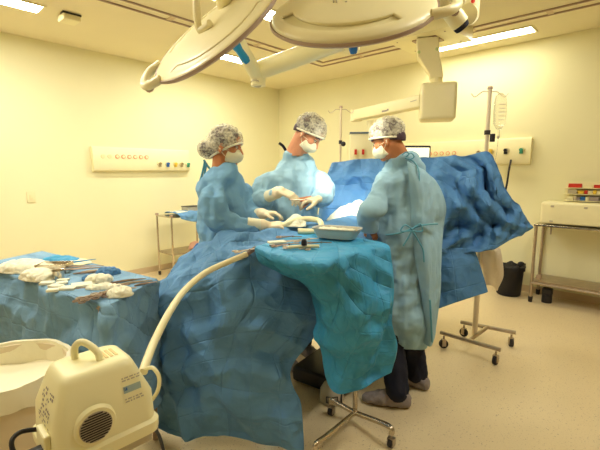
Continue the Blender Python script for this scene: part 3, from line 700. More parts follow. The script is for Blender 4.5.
# white towel standing in for the overexposed operation site
c = at(351, 212, 2.85); c.z = 1.10
rows = []
for i in range(5):
    f = i/4; rows.append([c+V((-.17+.34*g, -.14+.30*f+.06*g, .20*math.sin(PI*f)*(.25+.75*math.sin(PI*g))*(1.1 if g > .5 else .75)-.05)) for g in (0, .25, .5, .75, 1)])
cloth('overexposed_site_towel', rows, gauze_m, nu=34, nv=34, seed=3, slack=.08, maxd=.03, label='white towel heap standing in for the overexposed operation site under the lamps', cat='towel')
c = at(296, 224, 2.42); c.z = 1.11
o = cloth('gauze_swab', [[c+V((-.05, -.05, 0)), c+V((0, -.06, .0)), c+V((.06, -.04, 0))], [c+V((-.06, 0, .03)), c+V((0, 0, .07)), c+V((.06, 0, .03))], [c+V((-.05, .05, 0)), c+V((0, .05, .0)), c+V((.05, .05, 0))]], gauze_m, nu=20, nv=20, seed=6, slack=.1, maxd=.02, label='white gauze swab inside the loop of the suction tube', cat='gauze')
# ------------------------------------------------------------------ screen drape
sd = [[at(332, 163, 3.5), at(360, 159, 3.42), at(400, 158, 3.26), at(440, 157, 3.16), at(466, 156, 3.08), at(480, 152.5, 3.04), at(487, 151, 3.02), at(490, 153, 3.0), at(493, 157, 2.98), at(497, 165, 2.97)],
      [at(326, 178, 3.47), at(360, 176, 3.32), at(400, 175, 3.20), at(440, 176, 3.02), at(462, 172, 3.04), at(477, 168, 2.92), at(486, 170, 3.04), at(492, 172, 2.90), at(500, 178, 2.98), at(505, 186, 2.95)],
      [at(321, 192, 3.44), at(360, 189, 3.36), at(400, 195, 3.10), at(438, 198, 2.90), at(458, 188, 3.02), at(474, 187, 2.82), at(485, 192, 3.02), at(496, 190, 2.84), at(506, 196, 2.98), at(512, 198, 2.95)],
      [at(320, 205, 3.40), at(360, 205, 3.22), at(400, 210, 3.10), at(440, 211, 3.00), at(460, 207, 2.80), at(476, 209, 2.98), at(489, 206, 2.78), at(502, 209, 2.96), at(514, 210, 2.86), at(522, 212, 2.94)],
      [at(318, 219, 3.40), at(360, 222, 3.20), at(400, 224, 3.08), at(438, 222, 2.86), at(458, 227, 3.02), at(478, 221, 2.84), at(492, 226, 3.00), at(507, 222, 2.80), at(520, 224, 2.92), at(531, 225, 2.94)],
      [at(317, 228, 3.40), at(360, 230, 3.20), at(400, 238, 3.06), at(440, 240, 3.00), at(462, 238, 2.84), at(482, 236, 2.98), at(496, 236, 2.80), at(510, 230, 2.92), at(522, 228, 2.86), at(533.5, 227, 2.94)],
      [at(316, 236, 3.4), at(360, 242, 3.2), at(400, 248, 3.05), at(438, 253, 2.90), at(462, 253, 2.88), at(480, 252, 2.84), at(494, 249, 2.84), at(508, 241, 2.88), at(520, 235, 2.90), at(533.5, 228, 2.94)]]
cloth('screen_drape', sd, screen_m, nu=120, nv=90, lin=True, sub=0, seed=21, slack=.02, amp=.012, freq=(5, 5, 5), maxd=.10, iters=50, facet=.045, ff=5, label='deep blue drape screen stretched up to the right infusion stand, crumpled at its right end', cat='drape')
fl = [[at(428, 246, 2.95), at(450, 248, 2.90), at(474, 248, 2.88)], [at(430, 275, 2.92), at(455, 272, 2.86), at(481, 268, 2.86)], [at(432, 311, 2.90), at(460, 301, 2.84), at(488, 292, 2.84)]]
cloth('drape_flap', fl, screen_m, nu=26, nv=26, seed=5, slack=.02, amp=.012, maxd=.02, label='flat folded blue drape flap hanging below the crumpled screen drape', cat='drape')
# white linen bag under it
ln = [[at(470, 250, 3.2), at(483, 247, 3.16), at(500, 248, 3.3)], [at(476, 252, 3.12), at(489, 250, 3.1), at(502, 258, 3.3)], [at(482, 268, 3.12), at(492, 268, 3.1), at(503, 275, 3.3)], [at(486, 285, 3.16), at(493, 286, 3.14), at(497, 291, 3.25)]]
cloth('linen_sheet', ln, linen_m, nu=26, nv=26, seed=8, slack=.08, maxd=.03, label='pale linen sheet draped behind the stand pole beside the black bin', cat='sheet')
# ------------------------------------------------------------------ large foreground drape
fd = [[at(153, 292, 2.28), at(180, 259, 2.36), at(218, 238, 2.38), at(258, 226, 2.45), at(322, 222, 2.55)],
      [at(151, 297, 2.14), at(177, 263, 2.2), at(217, 242, 2.22), at(257, 230, 2.28), at(325, 232, 2.45)],
      [at(150, 318, 2.06), at(182, 293, 1.98), at(222, 275, 1.96), at(262, 256, 2.06), at(326, 262, 2.25)],
      [at(149, 345, 2.04), at(184, 330, 1.92), at(226, 318, 1.86), at(268, 300, 1.96), at(331, 312, 2.12)],
      [at(149, 378, 2.04), at(184, 368, 1.91), at(222, 352, 1.80), at(262, 340, 1.82), at(292, 368, 1.90)],
      [at(149, 402, 2.04), at(182, 404, 1.92), at(222, 398, 1.80), at(262, 398, 1.78), at(301, 404, 1.80)],
      [at(149, 424, 2.04), at(178, 437, 1.93), at(220, 436, 1.86), at(262, 444, 1.84), at(304, 448, 1.82)]]
def fixfloor(me):
    for v in me.vertices: v.co.z = max(v.co.z, .012)
o = cloth('foreground_drape', fd, bigdrape_m, nu=124, nv=124, sub=0, seed=31, slack=.03, amp=.02, freq=(3, 3, 3), maxd=.07, facet=.095, ff=3.6, label='large blue drape covering the foot of the operating table down to the floor', cat='drape')
for v in o.data.vertices:
    if v.co.z+o.location.z < .012: v.co.z = .012-o.location.z
# ------------------------------------------------------------------ mayo stand
J0 = az(355, 413, .06)
t = thing('mayo_stand', V((J0.x, J0.y, 0)), 'steel instrument stand on castors under the turquoise drape', 'instrument stand')
MB().frustum((J0.x, J0.y, .05), (J0.x, J0.y, 1.0), .014, .014, 16).build('pole', steel_m, t)
wR = az(391, 447, 0); wB = az(333, 415, 0); wB = V((wB.x-.01, wB.y+.0, 0)); wL = az(316, 462, 0)
for w, mid in ((wR, .55), (wB, .5), (wL, .5)):
    jj = V((J0.x, J0.y, .062)); P = w+V((0, 0, .105 if w is wR else .10)); m = jj.lerp(V((w.x, w.y, .10)), .8); m.z = .105 if w is wR else .09
    MB().tube([jj, jj.lerp(m, .5), m, P, P-V((0, 0, .03))], .0145, 12, k=5).build('base_leg', steel_m, t, smooth=80); castor(t, w, .026, .9)
TZ = 1.075
tc = [az(258, 245, TZ), az(315, 231, TZ), az(385, 243, TZ), az(320, 259, TZ)]
mb = MB(); cm = sum(tc, V())/4
mb.loft([[cm+(p-cm)*k+V((0, 0, z)) for p in tc] for k, z in ((.90, -.03), (.93, -.012))]); mb.build('tray', steel_m, t)
MB().tube([V((J0.x, J0.y, 1.0)), V((J0.x, J0.y, 1.03)), V(((J0.x+cm.x)/2, (J0.y+cm.y)/2, 1.035)), V((cm.x, cm.y, 1.04))], .012, 8).build('tray_arm', steel_m, t)
def zz(p, z): return V((p[0], p[1], z))
Lc, Bc, Rc, Fc = tc
mr = [[Lc+V((.01, .05, -.01)), Lc.lerp(Bc, .5)+V((0, .01, .0)), Bc+V((0, .02, 0)), Bc.lerp(Rc, .5)+V((.01, .01, 0)), Rc+V((.0, .04, -.005))],
      [Lc.lerp(Rc, .18), Lc.lerp(Rc, .35), cm, Lc.lerp(Rc, .66), Lc.lerp(Rc, .93)],
      [Lc+V((0, -.02, 0)), Lc.lerp(Fc, .5), Fc, Fc.lerp(Rc, .5), Rc+V((.0, -.03, 0))],
      [at(257, 255, 1.88), at(284, 263, 1.74), at(318, 270, 1.60), at(357, 262, 1.76), at(391, 253, 1.93)],
      [at(263, 262, 1.93), at(290, 277, 1.84), at(320, 287, 1.70), at(357, 290, 1.76), at(394, 288, 1.90)],
      [at(266, 262, 1.97), at(300, 284, 1.92), at(324, 308, 1.80), at(357, 320, 1.77), at(393, 322, 1.89)],
      [at(268, 262, 2.0), at(306, 286, 1.97), at(327, 345, 1.84), at(360, 352, 1.80), at(397, 348, 1.90)],
      [at(270, 263, 2.02), at(309, 288, 2.0), at(327, 384, 1.88), at(357, 391, 1.84), at(391, 372, 1.90)]]
cloth('mayo_stand_drape', mr, mayo_m, nu=96, nv=120, sub=0, seed=41, slack=.045, amp=.015, freq=(5, 5, 4), maxd=.055, facet=.06, ff=4.5, label='turquoise drape covering the instrument stand in front of the right surgeon', cat='drape',
      pin=lambda x: 1.0 if abs(x.z-TZ) < .012 else 0)
# dish on it
def dish(name, c, w, h, dep, yaw, label, group=None, m=steel_m):
    t = thing(name, c, label, 'dish', group); R = Matrix.Rotation(yaw, 3, 'Z'); rings = []
    for k, z in ((.82, 0), (.95, dep*.6), (1.0, dep), (1.06, dep), (1.06, dep-.004), (1.06, dep+.004), (.97, dep+.002), (.90, dep*.5), (.78, .006)):
        rings.append([V(c)+R @ V((w/2*k*math.copysign(abs(math.cos(a))**.45, math.cos(a)), h/2*k*math.copysign(abs(math.sin(a))**.45, math.sin(a))-.0*math.cos(a), z)) for a in [2*PI*i/40 for i in range(40)]])
    MB().loft(rings).build('dish_body', m, t, smooth=40); return t
dc = at(337, 235, 2.13); dc.z = TZ+.012
dish('instrument_dish', dc, .25, .15, .05, -.45, 'stainless dish with pale folded swabs on the turquoise draped stand', m=mat('matt_steel', (.62, .60, .52), .35, .35))
o = cloth('folded_swab', [[dc+Matrix.Rotation(-.45, 3, 'Z') @ V((-.10+.2*g, -.045+.09*f, .03+.02*math.sin(PI*f))) for g in (0, .33, .66, 1)] for f in (0, .33, .66, 1)], gauze_m, nu=24, nv=18, seed=2, slack=.1, maxd=.014, label='pale folded swab lying inside the stainless dish', cat='swab')
# instruments: scissors / forceps / clamps
def clamp_tool(parts_at, L, yaw, m, label, group, rings=True, cat='clamp', z=0, name='surgical_clamp'):
    t = thing(name, parts_at, label, cat, group); c = V(parts_at); R = Matrix.Rotation(yaw, 3, 'Z')
    if rings:
        for s in (-1, 1):
            o = MB().tube([c+R @ V((-L*.36, s*.014, 0)), c+R @ V((-L*.1, s*.005, .002)), c+R @ V((L*.15, -s*.001, .004)), c+R @ V((L*.5, -s*.003, .003))], [.0030, .0032, .0032, .0018], 6).build('shank', m, t)
            P = [c+R @ V((-L*.36-.014+.014*math.cos(a), s*(.014+.009)+.011*math.sin(a)*1.0-s*.005, 0)) for a in [2*PI*i/12 for i in range(13)]]
            MB().tube(P, .0028, 6, smooth=False).build('finger_ring', m, t)
        MB().frustum(c+R @ V((L*.12, 0, -.001)), c+R @ V((L*.12, 0, .008)), .005, .005, 10).build('pivot', m, t)
    else:
        for s in (-1, 1): MB().tube([c+R @ V((-L*.5, 0, .002)), c+R @ V((-L*.1, s*.007, .004)), c+R @ V((L*.5, s*.001, .002))], [.0028, .0038, .0015], 6).build('arm', m, t)
    return t
def scatter(base_pts, group, where, rings=True, name='surgical_clamp', cat='clamp'):
    for i, (p, L, yw, lab) in enumerate(base_pts): clamp_tool(p, L, yw, steel2_m if i % 2 else rail2_m, lab, None, rings, cat, name=name)
rail2_m = mat('dark_steel', (.30, .22, .17), .35, .9)
zt = TZ+.006
words = ['nearest the front edge of', 'nearest the left corner of', 'beside the dark knob on', 'next to the dish on', 'in the middle of', 'farthest from us on', 'lying crosswise on']
for i, (x, y, L, yw) in enumerate([(300, 247, .15, .1), (286, 245, .14, .35), (296, 241, .15, .2), (318, 243, .14, -.1), (306, 240, .15, .5), (290, 237, .13, .0), (312, 247, .12, .9)]):
    clamp_tool(az(x, y, zt+.004), L, yw, (steel2_m, rail2_m)[i % 2], 'thin steel clamp %s the turquoise draped stand' % words[i], None)
p = az(304, 247, zt+.01); t = thing('scalpel_handle', p, 'cream handled instrument with a black knob on the turquoise draped stand', 'instrument')
MB().tube([p+V((-.075, -.01, 0)), p+V((0, 0, .004)), p+V((.07, .02, 0))], .008, 10).build('handle', tube_m, t); MB().lathe([(0, 0), (.014, 0), (.013, .02), (.008, .03), (0, .032)], p+V((.0, 0, .008)), None, 16).build('knob', dark_m, t)
p = az(277, 243, zt); tag(MB().box(p+V((0, 0, .005)), (.09, .05, .01), .4, .003).build('gauze_pad', gauze_m), 'flat gauze pad at the left corner of the turquoise draped stand', 'gauze')
# ------------------------------------------------------------------ left instrument table
TL = .90
FR = az(107, 305, TL); BR = az(157, 279, TL); FL = FR+V((-.87, .57, 0))*1.25; BL = BR+V((-.83, .56, 0))*1.25
t = thing('instrument_table', V(((FR.x+BL.x)/2, (FR.y+BL.y)/2, 0)), 'table at the left carrying the surgical instruments, one dark leg showing under its cloth', 'table')
cmid = (FR+BR+FL+BL)/4
for p in (FR, BR, FL, BL):
    q = cmid+(p-cmid)*.9; MB().frustum((q.x, q.y, 0), (q.x, q.y, TL-.04), .016, .016, 12).build('leg', rail_m, t)
q = [cmid+(p-cmid)*.95 for p in (FL, FR, BR, BL)]
MB().loft([[zz(p, TL-.04) for p in q], [zz(p, TL-.012) for p in q]]).build('tabletop', steel2_m, t)
def dn(p, z, o=(0, 0)): return V((p.x+o[0], p.y+o[1], z))
def edge(z, of, n=1):
    A_ = FL+V((-.02, -.03, 0))*of; 
    return A_
Lo = V((-.57, -.87, 0)).normalized(); Ro = V((1, .0, 0))
ts = []
ts.append([BL, BL.lerp(BR, .5), BR-V((.03, 0, 0))])
def ring(z, of, zr=None):
    a = FL+Lo*of; b = FR+Lo*of*1.0; c_ = FR+Ro*of*.6; d = BR+Ro*of*.6; e = BR+Ro*of*.3
    return z
# top + front skirt as one sheet, right skirt as continuation round the corner
def path(of, z, zf=0):
    P = [FL+Lo*of, FL.lerp(FR, .25)+Lo*(of+.02*math.sin(3)), FL.lerp(FR, .5)+Lo*(of-.01), FL.lerp(FR, .75)+Lo*(of+.015), FL.lerp(FR, .93)+Lo*of, FR+(Lo+Ro*.8)*of*.9, FR.lerp(BR, .2)+Ro*of*.6, FR.lerp(BR, .6)+Ro*of*.3, BR+Ro*of*.1]
    zs = z if hasattr(z, '__len__') else [z]*9
    return [V((p.x, p.y, zs[i])) for i, p in enumerate(P)]
inner = [cmid+(p-cmid)*.0 for p in path(0, TL)]
pB = [BL, BL.lerp(BR, .2), BL.lerp(BR, .4), BL.lerp(BR, .6), BL.lerp(BR, .75), BL.lerp(BR, .9), BR.lerp(BL, .06), BR.lerp(BL, .03), BR]
for p in pB: p.z = TL
e0_ = path(0, TL)
ts = [pB, [a.lerp(b, .5) for a, b in zip(pB, e0_)], [a.lerp(b, .93) for a, b in zip(pB, e0_)], path(.012, TL-.012), path(.03, TL-.12), path(.05, [.72, .72, .72, .70, .68, .66, .66, .66, .66]), path(.06, [.60, .60, .58, .55, .50, .46, .46, .46, .46]), path(.07, [.52, .52, .50, .46, .38, .28, .27, .27, .27])]
cloth('table_drape', ts, tabledrape_m, nu=130, nv=90, sub=0, seed=51, slack=.04, amp=.015, freq=(6, 6, 2.5), maxd=.045, facet=.042, ff=4.5, label='blue drape over the instrument table at the left', cat='drape', pin=lambda x: 1.0 if x.z > TL-.008 else 0)
def tz(x, y, dz=.004): return az(x, y, TL+dz)
def heap(name, x, y, w, h, hgt, yaw, m, label, seed, cat='gauze', n=26, slack=.16, sub=1):
    c = tz(x, y); R = Matrix.Rotation(yaw, 3, 'Z')
    rows = []
    for f in (0, .12, .35, .65, .88, 1):
        rows.append([c+R @ V(((g-.5)*w*(1-.25*abs(2*f-1)**3), (f-.5)*h*(1-.25*abs(2*g-1)**3), hgt*(math.sin(PI*f)*math.sin(PI*g))**.45)) for g in (0, .12, .35, .65, .88, 1)])
    return cloth(name, rows, m, nu=n, nv=n, seed=seed, slack=slack, amp=.008, freq=(25, 25, 25), maxd=.02, label=label, cat=cat, sub=sub)
heap('gauze_heap', 28, 270, .34, .17, .055, -.1, gauze_m, 'large white gauze heap at the far left of the blue instrument table', 61)
heap('gauze_cloth', 39, 278, .20, .13, .045, -.4, gauze_m, 'crumpled white gauze cloth in front of the steel cup', 62)
heap('blue_wrap', 62, 261, .26, .12, .03, -.3, mayo_m, 'pale blue wrap behind the steel dish at the back of the table', 63, 'wrap')
heap('paper_wrap', 76, 262, .22, .12, .015, -.5, white2_m, 'white paper wrap at the back edge of the instrument table', 64, 'wrap', slack=.03)
heap('blue_cloth', 107, 274, .13, .08, .035, .5, screen_m, 'small dark blue cloth at the back of the instrument table', 65, 'cloth')
heap('white_cloth', 99, 281, .13, .08, .035, 0, gauze_m, 'white gauze roll between the blue cloth and the ring handled clamps', 66)
heap('gauze_ball', 120, 295, .11, .09, .035, .3, gauze_m, 'round gauze bundle at the right front of the instrument table', 67)
heap('blue_scrap', 88, 279, .05, .05, .02, .3, screen_m, 'tiny blue scrap at the left end of the white gauze roll', 68, 'cloth', n=16)
c = tz(55, 272); t = thing('steel_box', c, 'open steel dish with dark inside at the back left of the instrument table', 'dish')
R_ = Matrix.Rotation(.1, 3, 'Z'); mb = MB()
for (a, b, w, h) in ((0, -.045, .15, .006), (0, .045, .15, .006), (-.075, 0, .006, .09), (.075, 0, .006, .09)): mb.box(c+R_ @ V((a, b, .025)), (w, h, .05), .1, .001)
mb.box(c+V((0, 0, .003)), (.15, .09, .006), .1); mb.build('dish_body', steel_m, t)
c = tz(59, 279); t = thing('steel_cup', c, 'small steel cup among the gauze on the instrument table', 'cup'); MB().lathe([(0, 0), (.024, 0), (.030, .045), (.033, .047), (.028, .045), (.022, .004), (0, .004)], c, None, 24).build('cup_body', steel_m, t)
for i, (x, y, yw) in enumerate([(78, 267, .18), (84, 269, .28)]): clamp_tool(tz(x, y, .03), .26, yw, rail2_m, ['long dark forceps reaching out of the steel dish, upper one', 'long dark forceps reaching out of the steel dish, lower one'][i], None, False, 'forceps', name='long_forceps')
clamp_tool(tz(79, 262, .03), .18, .8, cyan_m, 'long slim blue plastic tweezers beside the white paper wrap', None, False, 'tweezers', name='plastic_tweezers')
for i, (x, y, w, yw) in enumerate([(47, 283, .06, .2), (56, 286, .06, -.2), (62, 283, .05, .5), (68, 288, .07, .1), (53, 290, .05, .3), (63, 280, .05, .0)]):
    tag(MB().box(tz(x, y, .008), (w, w*.7, .012), yw, .004).build('gauze_pad', gauze_m), ['small gauze pad nearest the gauze cloth', 'small gauze pad in the middle of the pad cluster', 'small gauze pad at the cup side of the cluster', 'wide gauze pad beside the brown edged pad', 'small gauze pad nearest the table front edge', 'small gauze pad right behind the steel cup'][i]+' on the instrument table', 'gauze')
c = tz(82, 285, .008); t = thing('dressing_pad', c, 'white dressing pad with a brown edge in front of the clamps', 'pad'); MB().box(c, (.09, .07, .014), .5, .005).build('pad', gauze_m, t); MB().box(c-V((.0, .0, .007)), (.098, .078, .006), .5, .002).build('edge', mat('brown_edge', (.35, .12, .03), .6), t)
pl = ['first', 'second', 'third', 'fourth', 'fifth', 'sixth', 'seventh']
for i in range(7):
    clamp_tool(tz(93+i*3.6, 297-i*.9-(i % 2)*1.5, .014+.003*(i % 3)), .14, -2.0-.12*(i % 3)+PI, (rail2_m, steel2_m)[i % 2], 'ring handled clamp in the bunch on the instrument table, %s from the left' % pl[i], None)
heap('gauze_wrap', 104, 288, .16, .06, .02, .15, gauze_m, 'white gauze strip laid across the shafts of the clamps', 69)
for i, (x, y, L, yw) in enumerate([(128, 281, .17, .55), (134, 283, .17, .55), (118, 285, .12, .0), (125, 289, .10, .3), (88, 273, .14, .3), (96, 271, .14, .35), (146, 284, .11, .7)]):
    clamp_tool(tz(x, y), L, yw, (rail2_m, steel2_m)[i % 2], ['slim probe at the back right of the instrument table', 'slim probe just in front of the back right one', 'slim probe touching the gauze roll', 'short probe beside the gauze bundle', 'slim probe left of the blue cloth, nearer one', 'slim probe left of the blue cloth, farther one', 'short dark probe at the very right end of the instrument table'][i], None, False, 'probe', name='surgical_probe')
# ------------------------------------------------------------------ white tub bottom left
uc = az(0, 367, .72); uc.z = 0
t = thing('linen_tub', uc, 'large round white tub lined with a bag at the bottom left', 'tub')
Rr = .225
MB().lathe([(0, 0), (Rr*.74, 0), (Rr*.78, .02), (Rr*.95, .60), (Rr*.97, .66), (Rr*1.03, .67), (Rr*1.03, .715), (Rr, .72), (Rr*.95, .715), (Rr*.93, .60), (Rr*.75, .03), (0, .025)], uc, None, 56).build('tub_body', tub_m, t, smooth=50)
mb = MB(); rings = []
for h, r in ((.64, 1.05), (.70, 1.06), (.728, 1.04), (.728, .97), (.68, .92), (.60, .90), (.52, .86), (.50, .5), (.54, .1)):
    rings.append([uc+V(((Rr*r+.004*math.sin(9*a+h*20)+.003*math.sin(23*a))*math.cos(a), (Rr*r+.004*math.sin(9*a+h*20))*math.sin(a), h+(.008*math.sin(6*a)+.005*math.sin(17*a) if h < .66 else 0)+(.03*math.sin(3*a) if r < .6 else 0))) for a in [2*PI*i/90 for i in range(90)]])
mb.loft(rings); mb.build('liner_bag', bag_m, t, smooth=70)
MB().tube([uc+V((Rr*.96*math.cos(a), Rr*.96*math.sin(a), .70-.02*k)) for k, a in enumerate((.55, .50, .44, .40))], .004, 6).build('dark_streak', rail_m, t)  # thin dark streak just inside the rim
# ------------------------------------------------------------------ ivory suction machine
mc = V((-.548, .985, 0)); my = math.radians(46); mz = .748
t = thing('suction_machine', V((mc.x, mc.y, 0)), 'ivory suction machine with a handle and a round vent in the bottom left foreground', 'medical machine')
MR = Matrix.Rotation(my, 3, 'Z')
def MP(a, b, z): return mc+MR @ V((a, b, 0))+V((0, 0, mz+z))
ML, MD, MH = .245, .21, .210
def rrect(a0, a1, b0, b1, z, r=.03):
    out = []
    for (cx_, cy_, s0) in ((a1-r, b1-r, 0), (a0+r, b1-r, 1), (a0+r, b0+r, 2), (a1-r, b0+r, 3)):
        for k in range(6): a = PI/2*(s0+k/5); out.append(MP(cx_+r*math.cos(a), cy_+r*math.sin(a), z))
    return out
h = ML/2; d = MD/2
MB().loft([rrect(-h-.006, h+.006, -d-.006, d+.006, 0, .03), rrect(-h-.008, h+.008, -d-.008, d+.008, .012, .03), rrect(-h-.008, h+.008, -d-.008, d+.008, .030, .03), rrect(-h, h, -d, d, .038, .028)]).build('base_flange', machine_m, t, smooth=40)
MB().loft([rrect(-h, h, -d, d, .036), rrect(-h+.003, h-.003, -d+.003, d-.003, .11), rrect(-h+.028, h-.035, -d+.03, d-.03, MH-.02), rrect(-h+.034, h-.042, -d+.036, d-.036, MH-.006, .028), rrect(-h+.046, h-.054, -d+.048, d-.048, MH, .024)]).build('casing', machine_m, t, smooth=50)
MB().tube([MP(-.030, .035, MH-.01), MP(-.030, .033, MH+.028), MP(-.018, .026, MH+.043), MP(-.004, .01, MH+.038), MP(.010, -.015, MH+.018), MP(.012, -.025, MH-.012)], .009, 12).build('handle', machine_m, t, smooth=80)
vc = (-.035, -d-.001, .085)
def onface(a, z, out=0):   # front face, leaning in above z=.11
    b = -d-.0003 + (.003*(z/.11) if z < .11 else .003+.027*(z-.11)/(MH-.13)); return MP(a, b-out, z)
fn = (MR @ V((0, -1, .04))).normalized(); 
MB().frustum(MP(vc[0], -d+.006, vc[2]), MP(vc[0], -d-.003, vc[2]), .052, .046, 40).build('vent_surround', machine_m, t)
vt = MB().frustum(MP(vc[0], -d-.0005, vc[2]), MP(vc[0], -d-.0045, vc[2]), .038, .038, 40).build('vent_grille', lgrey_m, t)
mb = MB()
for k in range(-5, 6):
    zz_ = k*.0064; w = math.sqrt(max(.036**2-zz_**2, 0)); mb.box(MP(vc[0], -d-.0048, vc[2]+zz_), (2*w, .002, .0033), my)
mb.build('vent_slots', dark_m, vt)
mb = MB(); rr = random.Random(3)
for (zr, col_) in ((.163, 0), (.147, 1), (.131, 0)):
    pass
def strip(a0, a1, z, hgt, m, nm):
    mb = MB(); nb = 1
    P = [onface(a0, z-hgt/2, .0008), onface(a1, z-hgt/2, .0008), onface(a1, z+hgt/2, .0008), onface(a0, z+hgt/2, .0008)]
    mb.quad(P); mb.build(nm, m, t)
strip(.040, .085, .140, .016, mat('blue_label', (.35, .45, .42), .5), 'label')
strip(.041, .050, .142, .008, blue_m, 'label_mark')
for z in (.168, .162, .118, .112):
    a = .040
    while a < .082:
        w = rr.choice((.004, .007, .010)); strip(a, a+w, z, .0032, lgrey_m, 'label_print'); a += w+.003
# left end label (grid of dark symbols on the end face)
def onend(b, z, out=.0008):
    a = -h+.0+(.003*(z/.11) if z < .11 else .003+.025*(z-.11)/(MH-.13)); return MP(a-out, b, z)
mb = MB()
for i in range(7):
    for j in range(9):
        if rr.random() < .55:
            b0 = -.045+i*.012; z0 = .085+j*.0095; w = rr.uniform(.005, .010); hh_ = rr.uniform(.003, .007)
            mb.quad([onend(b0, z0), onend(b0+w, z0), onend(b0+w, z0+hh_), onend(b0, z0+hh_)])
mb.build('end_label', grey_m, t)
mb = MB()
for k in range(3): mb.box(MP(.030+.012*k*1.0, .0, MH+.0005), (.007, .05, .002), my)
mb.build('top_print', mat('pale_ochre_print', (.80, .62, .28), .5), t)
o = MB().box(MP(-h-.006, -.03, .055), (.016, .07, .06), my, .006).build('power_socket', machine_m, t)
MB().box(MP(-h-.026, -.045, .040), (.035, .03, .028), my, .006).build('plug', dark_m, o)
o = MB().tube([MP(-h-.03, -.045, .04), MP(-h-.06, -.03, .045), MP(-h-.065, -.01, .075), MP(-h-.045, .0, .085), MP(-h-.01, .0, .075)], .0055, 10).build('power_cord', dark_m, t)
MB().tube([MP(-h-.035, -.055, .035), MP(-h-.05, -.07, -.02), MP(-h-.04, -.07, -.15), MP(-h+.0, -.03, -.5), MP(-h+.05, .0, -mz+.02)], .007, 10).build('mains_cable', dark_m, t)
for a, b in ((-h+.03, -d+.03), (h-.03, -d+.03), (-h+.03, d-.03), (h-.03, d-.03)): MB().frustum(MP(a, b, -.012), MP(a, b, .002), .014, .016, 14).build('rubber_foot', dark_m, t)
# pedestal that carries it
t2_ = thing('pedestal_stand', V((mc.x, mc.y, 0)), 'grey pedestal stand under the ivory suction machine', 'stand')
MB().box(MP(0, 0, -.024), (.22, .18, .022), my, .004).build('platform', lgrey_m, t2_); MB().box(V((mc.x, mc.y, .40)), (.075, .075, .72), my, .006).build('column', tub_m, t2_)
for k in range(4): a = my+PI/4+k*PI/2; dd = V((math.cos(a), math.sin(a), 0)); MB().tube([mc+V((0, 0, .10)), mc+dd*.24+V((0, 0, .09))], .018, 10, smooth=False).build('leg', lgrey_m, t2_); castor(t2_, mc+dd*.23, .026, a)
tag(MB().tube([MP(.07, .0, -.05), MP(.10, -.05, -.03), MP(.16, -.02, -.08), MP(.2, .03, -.3), MP(.2, .1, -mz+.02), MP(.3, .3, -mz+.012)], .005, 8).build('black_cable', dark_m), 'thin black cable hanging from the underside of the suction machine', 'cable')
# small loop of tube at its right end
tag(MB().tube([at(146, 369, 1.12), at(153, 368, 1.10), at(159, 377, 1.09), at(158, 390, 1.08), at(151, 401, 1.07), at(146, 404, 1.05)], .0058, 10).build('tube_loop', tube_m), 'short pale tube loop at the right end of the suction machine', 'tube')
# suction tube
P = [at(143, 372, 1.20), at(147, 360, 1.25), at(155, 340, 1.36), at(170, 311, 1.52), at(185, 290, 1.73), at(205, 273, 1.86), at(228, 262, 1.93), at(247, 254, 1.98)]
P2 = [at(247, 254, 2.08), at(256, 249, 2.12)]
t = thing('suction_tube', P[0], 'long cream suction tube running from the machine up over the blue drape', 'tube')
MB().tube(P, .0145, 14, k=8).build('hose', tube_m, t, smooth=80)
MB().tube([at(247, 254, 1.98), at(252, 250.5, 1.99), at(256, 248, 2.0)], .012, 10).build('clamp_collar', rail2_m, t)
t = clamp_tool(at(247, 250.5, 1.96), .12, .5, steel2_m, 'ring handled clip fixing the suction tube to the blue drape', None, cat='clip', name='tube_clip')
P = [at(278, 231, 2.40), at(286, 224, 2.38), at(296, 220, 2.40), at(309, 219, 2.42), at(319, 221, 2.42), at(321, 226, 2.36), at(313, 231, 2.30), at(298, 231, 2.30)]
tag(MB().tube(P, .017, 14, k=8).build('suction_tube', tube_m, smooth=80), 'thick cream tube loop held in the nurse\'s gloved hands above the drape', 'tube')
# ------------------------------------------------------------------ people
def hand(mb, w, d, n, ts, curl=.6, s=1.0, inf=0, spread=.06):
    """w wrist, d hand direction, n out of the palm, ts roughly towards the thumb"""
    w = V(w); x = V(d).normalized(); z = V(n); z = (z-x*z.dot(x)).normalized(); y = V(ts); y = (y-x*y.dot(x)-z*y.dot(z)).normalized()
    L = lambda a, b, c: w+(x*a+y*b+z*c)*s
    for k, (yy, r) in enumerate(((-.026, .0125), (-.009, .0145), (.009, .0145), (.026, .013))):
        mb.tcap(L(-.01, yy*.6, 0), L(.080-.004*abs(k-2), yy, -.002), (.017+inf), r+inf-.001, 10)
    mb.ball(L(.035, .022, .008), (.02+inf)*s)
    lens = (.060, .074, .080, .072); ys = (-.030, -.010, .011, .031)
    for k in range(4):
        p = L(.078-.004*abs(k-2), ys[k]*.95, -.001); ang = spread*(k-1.5)*.8; dr = x*math.cos(ang)+y*math.sin(ang); th = curl*(.45+.08*(3-k)); q = 0
        r = (.0092 if k else .0082)*s
        for i, f in enumerate((.45, .32, .23)):
            q += th*(1 if i else .8); dv = (dr*math.cos(q)+z*math.sin(q)).normalized(); p2 = p+dv*lens[k]*f*s
            mb.tcap(p, p2, r+inf, r*.90+inf, 8); p = p2; r *= .90
    p = L(.012, .024, .004); t1_ = (x*.55+y*.75+z*.35).normalized()
    p1 = p+t1_*.042*s; p2 = p1+(x*.8+y*.25+z*.5).normalized()*.032*s; p3 = p2+(x*.9-y*.05+z*.45).normalized()*.025*s
    mb.tcap(p, p1, .0145*s+inf, .0115*s+inf, 8); mb.tcap(p1, p2, .0112*s+inf, .0098*s+inf, 8); mb.tcap(p2, p3, .0098*s+inf, .008*s+inf, 8)
